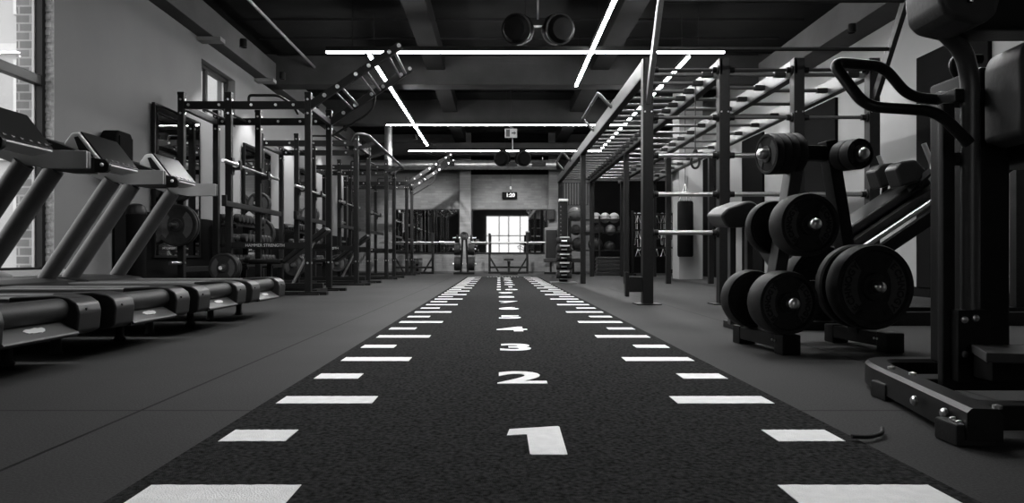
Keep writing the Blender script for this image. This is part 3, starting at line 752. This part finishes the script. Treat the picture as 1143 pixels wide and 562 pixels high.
MB().box((2.16, 4.86, .05), (2.22, 4.92, .42), .004).build('seat_post', 'black', pr, world=True)
MB().box((2.03, 4.72, .42), (2.36, 5.06, .49), .02, seg=3).build('seat_pad', 'vinyl', pr, world=True)

# ------------------------------------------------------------------ hack squat
hs = thing('hack_squat_machine', 'black inclined hack squat machine with shoulder pads behind the weight tree', 'exercise machine', (3.2, 5.5, 0))
HY = 5.5
for y in (5.22, 5.72):
    MB().box((2.2, y-.04, 0), (4.4, y+.04, .1), .008).build('base_rail', 'black', hs, world=True)
    MB().beam((2.35, y, .25), (4.2, y, 1.5), .06, .09, (0, 0, 1), .006).build('guide_rail', 'black', hs, world=True)
    MB().cyl((2.55, y-.06, .52), (3.55, y-.06, 1.19), .02, seg=14).build('guide_rod', 'chrome', hs, world=True)
    MB().box((4.1, y-.04, .1), (4.18, y+.04, 1.45), .006).build('rear_post', 'black', hs, world=True)
for x in (2.25, 4.35): MB().box((x-.05, 5.18, .02), (x+.05, 5.76, .1), .006).build('crossbar', 'black', hs, world=True)
d = V((1, 0, .676)).normalized(); up = V((-.676, 0, 1)).normalized()
def hmx(o): return Matrix(((d.x, 0, up.x, o[0]), (0, 1, 0, o[1]), (d.z, 0, up.z, o[2]), (0, 0, 0, 1)))
MB().box((0, -.17, 0), (.80, .17, .075), .02, hmx((2.55, HY-.02, .60)), 3).build('back_pad', 'vinyl', hs, world=True)
MB().box((-.05, -.24, -.06), (.95, .24, -.01), .006, hmx((2.55, HY-.02, .60))).build('sled', 'black', hs, world=True)
for k, y in enumerate((HY-.19, HY+.13)):
    sh = [(-.10, -.06), (-.06, .08), (.0, .10), (.10, .05), (.12, -.06), (.04, -.1)]
    MB().prism(sh, V((2.985+.02*k, y-.09, 1.115+.02*k)), d, up, (0, .17, 0), .02, 3).build('shoulder_pad', 'vinyl', hs, world=True)
    MB().cyl(V((3.1, y, 1.02)), V((3.16, y, 1.15)), .025, seg=12).build('pad_arm', 'black', hs, world=True)
for y in (HY-.32, HY+.3):
    g = MB().tube([(3.13, y, 1.12), (3.13, y, 1.17), (3.07, y, 1.32)], .018, 12, .03).build('grip', 'chrome', hs, world=True)
    MB().beam((3.0, y*.3+HY*.7, .92), (3.13, y, 1.13), .04, .04).build('grip_arm', 'black', hs, world=True)
MB().box((0, -.28, 0), (.05, .28, .55), .008, Matrix.Translation((2.3, HY-.02, .2)) @ Matrix.Rotation(math.radians(-32), 4, 'Y')).build('foot_platform', 'steelgrey', hs, world=True)
MB().cyl((4.0, 5.05, .92), (4.0, 5.18, .92), .024).build('weight_peg', 'chrome', hs, world=True)
plate(.16, .05, 'black plate on the peg at the rear of the hack squat machine', (4.0, 5.12, .92), (0, -1, 0))

# ------------------------------------------------------------------ dip station in the right foreground
ds = thing('dip_station', 'black dip and leg raise station cut off by the right edge', 'exercise machine', (1.6, 2.3, 0))
fr = MB()
path = fillet([V((1.262, 1.86, 0)), V((1.415, 2.66, 0)), V((1.47, 2.80, 0)), V((2.15, 2.80, 0))], .12, 8)
for i in range(len(path)-1):
    pass
ring = []
def bar_sweep(P, w, z0, z1, name, m):
    """flat bar of rectangular section following the path P on the floor"""
    b = MB(); n = len(P); L_, R_ = [], []
    for i, p in enumerate(P):
        t = (P[min(i+1, n-1)]-P[max(i-1, 0)]).normalized(); s = V((-t.y, t.x, 0))
        L_.append(p+s*w/2); R_.append(p-s*w/2)
    vs = []
    c = .012
    for i in range(n):
        s = (L_[i]-R_[i]).normalized()
        vs += [V((L_[i].x, L_[i].y, z0)), V((L_[i].x, L_[i].y, z1-c)), V((L_[i].x, L_[i].y, z1))-s*c, V((R_[i].x, R_[i].y, z1))+s*c, V((R_[i].x, R_[i].y, z1-c)), V((R_[i].x, R_[i].y, z0))]
    fs = []
    for i in range(n-1):
        for j in range(6): fs.append((i*6+j, i*6+(j+1) % 6, i*6+6+(j+1) % 6, i*6+6+j))
    fs += [tuple(range(6)), tuple(range((n-1)*6, n*6))[::-1]]
    b._add(vs, fs); return b.build(name, m, ds, world=True)
fr.bm.free()
base = bar_sweep(path, .085, .02, .105, 'base_frame', 'black')
for p, w_ in (((1.255, 1.93), .06), ((1.385, 2.52), .05)):
    MB().box((p[0]-.055, p[1]-.05, 0), (p[0]+.05, p[1]+.05, .06), .008).build('foot_pad', 'rubber', base, world=True)
for y, z, r_ in ((2.18, .062, .015), (1.985, .066, .015), (1.935, .06, .009), (1.90, .058, .009)):
    x = 1.262+(y-1.86)*.154-.043
    MB().lathe([(r_, 0), (r_, .008), (r_*.6, .014), (0, .015)], (x, y, z), (-1, .15, 0), 12).build('bolt', 'chrome', base, world=True)
for x, y in ((1.385, 2.53), (1.385, 2.4), (1.30, 1.87)):
    MB().lathe([(.012, 0), (.012, .008), (.0, .012)], (x, y, .104), (0, 0, 1), 10).build('bolt', 'chrome', base, world=True)
MB().box((1.29, 1.93, .03), (2.2, 2.0, .1), .006).build('crossbar', 'black', ds, world=True)
MB().box((1.40, 2.35, .06), (2.2, 2.45, .10), .006).build('crossbar', 'black', ds, world=True)
MB().box((1.436, 2.32, .03), (1.478, 2.35, 1.0), .006).build('front_post', 'black', ds, world=True)
MB().box((1.46, 2.28, .10), (1.565, 2.345, .33), .005).build('gusset_plate', 'black', ds, world=True)
for x, z in ((1.48, .30), (1.48, .19), (1.515, .305)):
    MB().lathe([(.011, 0), (.011, .006), (0, .009)], (x, 2.281, z), (0, -1, 0), 10).build('bolt', 'chrome', ds, world=True)
MB().tube([(1.525, 2.32, .3), (1.525, 2.32, 1.08), (1.49, 2.3, 1.165), (1.40, 2.26, 1.215)], .028, 14, .10, 8).build('curved_post', 'steelgrey', ds, world=True)
MB().box((1.488, 2.36, .32), (1.50, 2.44, .99), .003).build('side_panel', 'plastic', ds, world=True)
MB().box((1.56, 2.33, .12), (1.665, 2.60, 1.12), .012).build('main_column', 'plastic', ds, world=True)
MB().box((1.47, 2.325, .80), (1.56, 2.36, .84), .006).build('handle_bracket', 'black', ds, world=True)
MB().box((1.47, 2.31, 1.0), (1.60, 2.41, 1.045), .006).build('handle_bracket', 'black', ds, world=True)
# back pad, arm pad
MB().prism([(-.0, .0), (.075, -.02), (.09, .06), (.085, .2), (.06, .29), (.02, .28), (.0, .24)], (1.545, 2.12, .865), (1, 0, 0), (0, 0, 1), (.02, .2, 0), .018, 3).build('back_pad', 'vinylgrey', ds, world=True)
ap = MB().prism([(0, .02), (.03, -.01), (.12, -.03), (.165, .0), (.18, .06), (.165, .2), (.02, .2), (-.01, .1)], (1.285, 2.08, 1.205), (1, 0, 0), (0, 0, 1), (.02, .22, .01), .025, 3).build('arm_pad', 'vinylgrey', ds, world=True)
MB().tube([(1.368, 2.072, 1.29), (1.372, 2.068, 1.262), (1.362, 2.072, 1.238)], .007, 8).build('adjuster_slot', 'chrome', ap, world=True)
MB().box((1.43, 2.16, 1.19), (2.1, 2.32, 1.42), .03, seg=3).build('upper_pad', 'vinyl', ds, world=True)
MB().box((1.66, 2.2, .80), (2.1, 2.5, 1.14), .03, seg=3).build('back_rest', 'vinyl', ds, world=True)
def PX3(px, py, Y): return V(((px-557)*Y/800, Y, .5+(287-py)*Y/800))
hd = MB().tube([PX3(1052, 112, 2.42), PX3(1014, 108, 2.42), PX3(986, 74, 2.40), PX3(928, 69, 2.34), PX3(966, 119, 2.24), PX3(1046, 124, 2.22), PX3(1082, 160, 2.22)], .0175, 16, .05, 8).build('dip_handle', 'plastic', ds, world=True)
MB().lathe([(.028, 0), (.03, .01), (.03, .03), (.026, .035)], PX3(1046, 112, 2.42), (1, 0, 0), 20).build('collar', 'steelgrey', hd, world=True)
MB().tube([PX3(1095, 66, 2.6), PX3(1064, 67, 2.6), PX3(1066, 80, 2.6), PX3(1092, 108, 2.6)], .0175, 14, .03).build('dip_handle', 'plastic', ds, world=True)
# foot step
MB().prism([(0, 0), (.7, -.02), (.7, -.05), (0, -.03)], (1.40+.0, 2.06, .225), (1, 0, 0), (0, 0, 1), (.1, .22, 0), .005).build('foot_step', 'steelgrey', ds, world=True)
MB().box((1.5, 2.18, .12), (2.2, 2.27, .20), .006).build('step_beam', 'black', ds, world=True)

# ------------------------------------------------------------------ back wall equipment
def bench_press(x, y, label, f=1):
    t = thing('bench_press_station', label, 'bench press', (x, y, 0), 0, 'bench press stations at the back wall')
    for s in (-1, 1):
        MB().box((s*.56-.035, -.035, 0), (s*.56+.035, .035, 1.2), .005).build('upright', 'black', t)
        MB().beam((s*.56, 0, .5), (s*.3, 0, .06), .05, .05, (0, 1, 0)).build('brace', 'black', t)
        j = MB().box((s*.56-.03, -.11, .885), (s*.56+.03, -.03, .905)); j.box((s*.56-.03, -.12, .885), (s*.56+.03, -.105, .95)); j.build('bar_hook', 'steelgrey', t)
    MB().box((-.56, -.035, .16), (.56, .035, .22), .005).build('crossbar', 'black', t)
    MB().box((-.6, -.05, 0), (.6, .05, .06), .005).build('base_rail', 'black', t)
    MB().box((-.14, min(-1.1*f, 0), .40), (.14, max(0, -1.1*f), .46), .02, seg=3).build('bench_pad', 'vinyl', t)
    MB().box((-.04, min(-1.05*f, 0), .3), (.04, max(0, -1.05*f), .38)).build('bench_spine', 'black', t)
    MB().beam((0, -.98*f, 0), (0, -.9*f, .32), .07, .07, (0, 1, 0)).build('front_leg', 'black', t)
    MB().box((-.25, -1.0*f-.04, 0), (.25, -1.0*f+.04, .05), .005).build('foot', 'black', t)
bench_press(.28, 21.3, 'black bench press station under the timer at the back wall')
bench_press(-2.5, 21.0, 'black bench press station at the back wall behind the farthest power rack', -1)
barbell((.28, 21.23, .93), 0, 'steel barbell on the bench press station under the timer', 'barbells at the back wall')
barbell((-2.4, 20.93, .93), 0, 'steel barbell on the bench press station behind the farthest power rack', 'barbells at the back wall')
t2 = thing('weight_tree', 'small black plate tree in front of the back brick column', 'weight rack', (-1.0, 20.7, 0))
MB().beam((-.1, 0, .05), (-.05, 0, 1.1), .06, .07, (0, 1, 0)).build('upright', 'black', t2); MB().beam((.1, 0, .05), (.05, 0, 1.1), .06, .07, (0, 1, 0)).build('upright', 'black', t2)
MB().box((-.3, -.25, 0), (.3, -.17, .06), .006).build('foot', 'black', t2); MB().box((-.3, .17, 0), (.3, .25, .06), .006).build('foot', 'black', t2)
MB().box((-.05, -.2, .01), (.05, .2, .06)).build('spine', 'black', t2)
lv = {.30: 'bottom', .72: 'middle', 1.05: 'top'}
for z, r_ in ((.30, .2), (.72, .17), (1.05, .09)):
    for s in (-1, 1):
        MB().cyl((s*.05, 0, z), (s*.34, 0, z), .024, seg=12).build('peg', 'chrome', t2)
        plate(r_, .18 if z < 1 else .06, 'black plate on the %s %s peg of the small plate tree' % (lv[z], 'left' if s < 0 else 'right'), (-1.0+s*.20, 20.7, z), (s, 0, 0), 'plates on the small plate tree', plain=True)
plate(.12, .05, 'black plate facing the room at the top of the small plate tree', (-1.0, 20.58, 1.1), (0, -1, 0), 'plates on the small plate tree')
# timer
tm = thing('wall_timer', 'black digital timer with lit digits hanging on the back wall', 'timer', (.33, YB-.12, 2.3))
MB().box((.10, YB-.12, 2.30), (.56, YB-.06, 2.50), .01).build('case', 'matteblack', tm, world=True)
part(text('digits', '1:20', .16, 'digit', tm, Matrix.Translation((.02, -.002, .10)) @ FRONT, .001, .004), 'lit digits 1:20')
MB().cyl((.36, YB-.09, 2.5), (.36, YB-.09, 3.3), .006, seg=8).build('cable', 'black', tm, world=True)
MB().lathe([(.01, 0), (.03, .02), (.03, .08), (.01, .1)], (.36, YB-.09, 2.58), seg=12).build('plug', 'plasticwhite', tm, world=True)
# duct along the back
dc = thing('ventilation_duct', 'silver round air duct running under the ceiling along the back wall', 'duct', (-1, 21.55, 3.1))
pf = []
n = 90
for i in range(n+1):
    z = i/n*5.9; pf.append((.14+(.006 if i % 2 else 0), z))
MB().lathe(pf, (-4.15, 21.55, 3.27), (1, 0, 0), 24).build('duct_pipe', 'galv', dc, world=True)
for x in (-1.75, .12, .98):
    MB().box((x, 21.36, 3.21), (x+.42, 21.42, 3.34), .005).build('air_grille', 'black', dc, world=True)
for x in (-3.2, .0, 1.3): MB().box((x, 21.54, 3.41), (x+.02, 21.56, 3.5)).build('hanger', 'galv', dc, world=True)
MB().tube([(1.75, 21.55, 3.27), (1.9, 21.5, 3.27), (2.02, 21.2, 3.2), (2.1, 20.9, 3.1)], .15, 18, .12).build('flexible_end', 'black', dc, world=True)
d2 = thing('ventilation_duct', 'upright ribbed grey duct in the far left corner', 'duct', (-2.45, 16.6, 3))
pf = [(.10+(.007 if i % 2 else 0), 2.95+i/40*1.3) for i in range(41)]
MB().lathe(pf, (-2.98, 19.3, 0), seg=20).build('duct_pipe', 'galv', d2, world=True)
# small wall cabinet items right of the bench press
sg = thing('wall_speaker', 'small black speaker on the right brick column', 'speaker', (1.66, YB-.42, 1.6))
MB().box((1.45, YB-.45, 1.62), (1.7, YB-.3, 1.95), .01).build('cabinet', 'plastic', sg, world=True)
MB().box((1.48, YB-.455, 1.65), (1.67, YB-.447, 1.92), .004).build('grille', 'rubber', sg, world=True)
bp = thing('boxing_pad', 'black upright boxing pad against the right brick column', 'boxing pad', (1.62, YB-.5, .35))
MB().box((1.42, YB-.5, .42), (1.76, YB-.36, 1.32), .03, seg=3).build('pad', 'vinyl', bp, world=True)
MB().box((1.40, YB-.36, 0), (1.78, YB-.302, 1.4), .01).build('backing_board', 'plasticgrey', bp, world=True)
lb = thing('low_bench', 'grey low bench on black feet beside the right brick column', 'bench', (1.75, 20.8, 0))
MB().box((1.3, 20.6, .34), (2.35, 21.0, .46), .02).build('bench_pad', 'vinylgrey', lb, world=True)
for x in (1.5, 2.15):
    MB().box((x-.03, 20.76, .05), (x+.03, 20.84, .34)).build('leg', 'black', lb, world=True); 
MB().box((1.3, 20.74, 0), (2.35, 20.86, .06), .006).build('foot_rail', 'black', lb, world=True)
# dumbbell tower
dt = thing('dumbbell_tower', 'tall black dumbbell tower on a flat base beside the climbing rig', 'dumbbell rack', (1.22, 13.6, 0))
MB().box((.98, 13.35, 0), (1.46, 13.85, .03), .01).build('base', 'plasticgrey', dt, world=True)
ps = MB().box((1.14, 13.58, .03), (1.30, 13.68, 1.55), .008).build('column', 'black', dt, world=True)
for k in range(9): MB().cyl((1.17, 13.574, .85+k*.075), (1.17, 13.582, .85+k*.075), .012, seg=8).build('peg_hole', 'plasticgrey', ps, world=True)
MB().box((1.13, 13.54, 1.55), (1.31, 13.7, 1.60), .01).build('cap', 'plasticwhite', dt, world=True)
for k in range(5):
    z = .16+k*.16
    MB().box((1.11, 13.34, z-.085), (1.33, 13.58, z-.067), .004).build('cradle', 'steelgrey', dt, world=True)
    MB().box((1.13, 13.33, z+.055), (1.31, 13.345, z+.078), .004).build('lip', 'plasticwhite', dt, world=True)
    dumbbell((1.22, 13.45, z), 0, 'black round dumbbell on the tower, %s from the floor' % ['first', 'second', 'third', 'fourth', 'fifth'][k], 'dumbbells on the tower')

# ------------------------------------------------------------------ ball rack and accessories at the right rear
bk = thing('ball_rack', 'black three-tier ball rack at the rear right, behind the climbing rig', 'ball rack', (2.9, 19.8, 0))
for x in (1.95, 2.75, 3.55):
    for y in (19.62, 20.0): MB().box((x-.025, y-.025, 0), (x+.025, y+.025, 1.62), .004).build('upright', 'black', bk, world=True)
for z in (.66, 1.15, 1.5):
    for y in (19.66, 19.94):
        MB().box((1.95, y-.015, z), (3.55, y+.015, z+.04), .003).build('shelf_rail', 'black', bk, world=True)
def ball(loc, r, m, label, group=None):
    t = thing('exercise_ball', label, 'ball', loc, 0, group)
    MB().ball((0, 0, 0), r, 28).build('skin', m, t)
    MB().lathe([(r*1.003, -.006), (r*1.006, 0), (r*1.003, .006)], (0, 0, 0), (0, .3, 1), 28).build('seam', 'rubber', t)
def on(z, r): return z+.04+math.sqrt(max(r*r-.14*.14, 0))-.012*0
ball((2.1, 19.8, on(1.5, .2)), .2, 'ballgrey', 'large grey exercise ball on the top shelf, left end')
for k, x in enumerate((2.68, 2.93, 3.18)):
    ball((x, 19.8, on(1.5, .145)), .145, 'balllight', 'pale medicine ball on the top shelf, %s of three' % ['left', 'middle', 'right'][k], 'pale balls on the top shelf')
for k, x in enumerate((2.2, 2.66, 3.05)):
    r_ = (.2, .2, .16)[k]
    ball((x, 19.8, on(.66, r_)), r_, 'rubber', ['large black ball on the bottom shelf, left end', 'large black ball on the bottom shelf, in the middle', 'smaller black ball on the bottom shelf, right end'][k], 'black balls on the bottom shelf')
for k in range(5):
    ball((2.12+.32*k, 19.8, on(1.15, .15)), .15, 'ballgrey' if k % 2 else 'rubber', 'medicine ball on the middle shelf, %s from the left' % ['first', 'second', 'third', 'fourth', 'fifth'][k], 'balls on the middle shelf')
stp = thing('aerobic_step', '', 'step'); 
MB().prism([(-.38, 0), (.38, 0), (.35, .09), (-.35, .09)], (0, -.18, 0), (1, 0, 0), (0, 0, 1), (0, .36, 0), .01).build('platform', 'plasticdark', stp)
part(MB().box((-.345, -.165, .088), (.345, .165, .1), .004).build('top_mat', 'plasticgrey', stp), 'grey top mat')
for k in range(5):
    again(stp, k == 0, (2.98, 19.3, .1*k), 0, 'grey aerobic step, %s of the stack before the ball rack' % ['lowest', 'second lowest', 'middle', 'second highest', 'topmost'][k], 'stack of aerobic steps')
ar = thing('attachment_stand', 'black stand hung with cable handles behind the climbing rig', 'stand', (4.1, 19.4, 0))
for x in (3.62, 4.75): 
    MB().box((x-.03, 19.37, 0), (x+.03, 19.43, 1.75), .004).build('upright', 'black', ar, world=True)
    MB().box((x-.04, 19.1, 0), (x+.04, 19.7, .05), .004).build('foot', 'black', ar, world=True)
for z in (.72, 1.2, 1.62): MB().box((3.62, 19.37, z), (4.75, 19.43, z+.05), .004).build('rail', 'black', ar, world=True)
hp = thing('stirrup_attachment', '', 'gym attachment')
MB().tube([(0, 0, 0), (-.07, 0, -.2), (.07, 0, -.2), (0, 0, 0)], .008, 8).build('stirrup', 'chrome', hp)
MB().cyl((-.065, 0, -.2), (.065, 0, -.2), .017, seg=12).build('grip', 'rubber', hp)
first = True; random.seed(5)
for zi, z in enumerate((.72, 1.2, 1.62)):
    for k in range(6):
        again(hp, first, (3.75+k*.17, 19.35, z-.005), random.uniform(-.8, .8), 'chrome cable handle hanging from the %s rail of the attachment stand' % ['lower', 'middle', 'upper'][zi], 'cable handles on the %s rail' % ['lower', 'middle', 'upper'][zi]); first = False
M['bandgrey'] = mat('grey_band', .2, .6, .0, .1, 10, spec=.1); M['bandpale'] = mat('pale_band', .5, .6, .0, .1, 10, spec=.1)
for k in range(9):
    x = 3.68+k*.125; w_ = (.03, .045, .025)[k % 3]; L_ = (.85, 1.0, .7)[k % 3]
    q = MB().tube([(x-w_, 19.45, 1.68), (x-w_*1.2, 19.47, 1.68-L_*.5), (x-w_*.7, 19.47, 1.68-L_), (x+w_*.7, 19.47, 1.68-L_), (x+w_*1.2, 19.47, 1.68-L_*.5), (x+w_, 19.45, 1.68), (x, 19.44, 1.69), (x-w_, 19.45, 1.68)], .012, 6, .03, 4)
    tag(q.build('resistance_band', ('bandgrey', 'bandpale', 'rubber')[k % 3]), '%s rubber resistance band looped behind the upper rail of the attachment stand' % ('grey', 'pale', 'black')[k % 3], 'resistance band', '%s resistance bands on the stand' % ('grey', 'pale', 'black')[k % 3])
lv_ = thing('wall_vent', 'pale slatted vent high on the back wall above the ball rack', 'vent', (2.3, YB-.04, 2.15))
MB().box((1.9, YB-.02, 2.1), (2.75, YB, 2.8)).build('backing', 'black', lv_, world=True)
for k in range(10): MB().box((1.93+k*.083, YB-.05, 2.12), (1.975+k*.083, YB-.02, 2.78)).build('slat', 'plasticgrey', lv_, world=True)

# ------------------------------------------------------------------ ceiling fittings
def led(p0, p1, z, label, group, m='led'):
    p0, p1 = V((*p0, z)), V((*p1, z)); t = thing('linear_light', label, 'ceiling light', (p0+p1)/2, 0, group)
    MB().beam(p0+V((0, 0, .045)), p1+V((0, 0, .045)), .06, .07, bev=.004).build('housing', 'black', t, world=True)
    MB().beam(p0, p1, .042, .018).build('diffuser', m, t, world=True)
    L_ = (p1-p0).length; n = max(2, int(L_/2.6)+1)
    for k in range(n):
        q = p0+(p1-p0)*((k+.15)/(n-.7)); MB().cyl(q+V((0, 0, .08)), V((q.x, q.y, ZC-.001)), .004, seg=6).build('suspension_wire', 'black', t, world=True)
led((-2.53, 10.5), (3.3, 10.5), 3.5, 'nearest of the crosswise white light strips under the ceiling', 'crosswise light strips')
led((-2.56, 16.3), (2.9, 16.3), 3.5, 'middle crosswise white light strip, above the exit sign', 'crosswise light strips', 'ledfar')
led((-2.56, 20.3), (2.9, 20.3), 3.5, 'farthest crosswise white light strip before the back duct', 'crosswise light strips', 'ledfar')
led((-1.94, 10.75), (-1.94, 19.4), 3.52, 'long white light strip running lengthwise above the left racks', 'lengthwise light strips')
led((1.36, 4.5), (1.36, 12.65), 3.52, 'bright lengthwise light strip over the right half of the turf', 'lengthwise light strips')
led((2.86, 10.8), (2.86, 20.0), 3.52, 'lengthwise light strip seen through the rungs of the climbing rig', 'lengthwise light strips')
led((-2.53, 4.7), (3.3, 4.7), 3.5, 'added crosswise white light strip, out of view, brightening the foreground', 'crosswise light strips')  # added above the view to brighten the near floor and lane marks
pp = MB().cyl((-3.45, 4, 4.05), (-3.45, 13.4, 4.05), .022, seg=12)
tag(pp.build('conduit_pipe', 'galv'), 'thin pale conduit pipe under the ceiling near the left wall', 'pipe')
ex = thing('exit_sign', 'small pale exit sign with arrow hanging below the middle light strip', 'sign', (.26, 15.9, 3.1))
MB().box((.13, 15.9, 3.15), (.40, 15.95, 3.35), .006).build('sign_box', 'signwhite', ex, world=True)
MB().prism([(-.05, .016), (0, .016), (0, .045), (.05, 0), (0, -.045), (0, -.016), (-.05, -.016)], (.33, 15.9, 3.25), (1, 0, 0), (0, 0, 1), (0, -.004, 0)).build('arrow', 'signdark', ex, world=True)
rm = MB().box((.155, 15.896, 3.17), (.24, 15.9, 3.33)); 
rm.build('door_pictogram', 'signdark', ex, world=True)
MB().cyl((.26, 15.92, 3.35), (.26, 15.92, 3.5+.8), .008, seg=8).build('hanger', 'black', ex, world=True)
def twin_speaker(x, y, z, k, label):
    t = thing('ceiling_speaker', label, 'speaker', (x, y, z), 0, 'twin round speakers under the ceiling')
    MB().tube([(0, 0, ZC-z), (.0, 0, .12)], .012, 8).build('hanger', 'galv', t)
    MB().box((-.10, -.05, .04), (.10, .05, .12), .01).build('bracket', 'black', t)
    for s in (-1, 1):
        o = MB().lathe([(.02, -.20), (.14, -.19), (.2, -.08), (.2, .08), (.14, .19), (.02, .20)], (s*.26*k, 0, 0), (.35*s, -1, -.25), 28).build('speaker_drum', 'matteblack', t)
        MB().lathe([(.19, .085), (.205, .09), (.205, .105), (.19, .11)], (s*.26*k, 0, 0), (.35*s, -1, -.25), 28).build('rim', 'plastic', o)
twin_speaker(.52, 9.6, 3.55, 1.0, 'pair of round black speakers hanging above the turf, nearest pair')
twin_speaker(.35, 18.5, 3.05, 1.0, 'pair of round black speakers hanging below the exit sign, farther pair')
# cross braces between ceiling joists
for k, (a, b) in enumerate((((-1.7, 9.6, 4.22), (-.9, 9.0, 4.22)), )):
    pass

# ------------------------------------------------------------------ downlights washing the walls
def downlight(x, y, z, aim, power, label, size=1.1):
    t = thing('downlight', label, 'ceiling light', (x, y, z), 0, 'wall-washing downlights')
    MB().lathe([(.02, .12), (.05, .12), (.055, .1), (.055, 0), (.045, .0), (.04, .03), (.02, .035)], (0, 0, 0), seg=18).build('can', 'black', t)
    l_ = bpy.data.lights.new('spot', 'SPOT'); l_.energy = power; l_.spot_size = size; l_.spot_blend = .6; l_.shadow_soft_size = .04
    o = bpy.data.objects.new('downlight_lamp', l_); C.objects.link(o); o.parent = t
    o.location = (0, 0, -.02); dv = V(aim)-V((x, y, z)); o.rotation_euler = dv.to_track_quat('-Z', 'Y').to_euler()
for k, y in enumerate((9.75, 13.4, 16.2)):
    downlight(XR-.5, y, 3.55, (XR-.12, y, 1.6), 90, 'small black downlight under the right beam, %s from the camera' % ['first', 'second', 'third'][k])
for k, y in enumerate((10.6, 12.5, 14.9, 17.6, 20.0)):  # added lamps that brighten the left wall behind the racks
    downlight(XL+.62, y, 3.6, (XL+.1, y, 1.6), (170, 420, 420, 300, 300)[k], 'added small black downlight brightening the left wall, %s from the camera' % ['first', 'second', 'third', 'fourth', 'fifth'][k])
downlight(3.75, 14.9, 3.7, (4.25, 16.0, 1.5), 260, 'added small black downlight brightening the white column', .8)  # added lamp to lift the brightness of the column
for k, x in enumerate((-2.2, .3)):  # added lamps that brighten the lower part of the back wall
    downlight(x, 18.9, 3.6, (x, YB-.1, .75), 800, 'added small black downlight brightening the back wall, %s' % ['left one', 'right one'][k])

# ------------------------------------------------------------------ view
sc = bpy.context.scene
sc.view_settings.view_transform = 'Standard'; sc.view_settings.look = 'None'
sc.view_settings.exposure = 0.0; sc.view_settings.gamma = 1.0; sc.view_settings.use_curve_mapping = False
sc.cycles.use_denoising = True
sc.cycles.max_bounces = 6; sc.cycles.diffuse_bounces = 3; sc.cycles.glossy_bounces = 4; sc.cycles.transparent_max_bounces = 8
sc.cycles.sample_clamp_indirect = 4.0
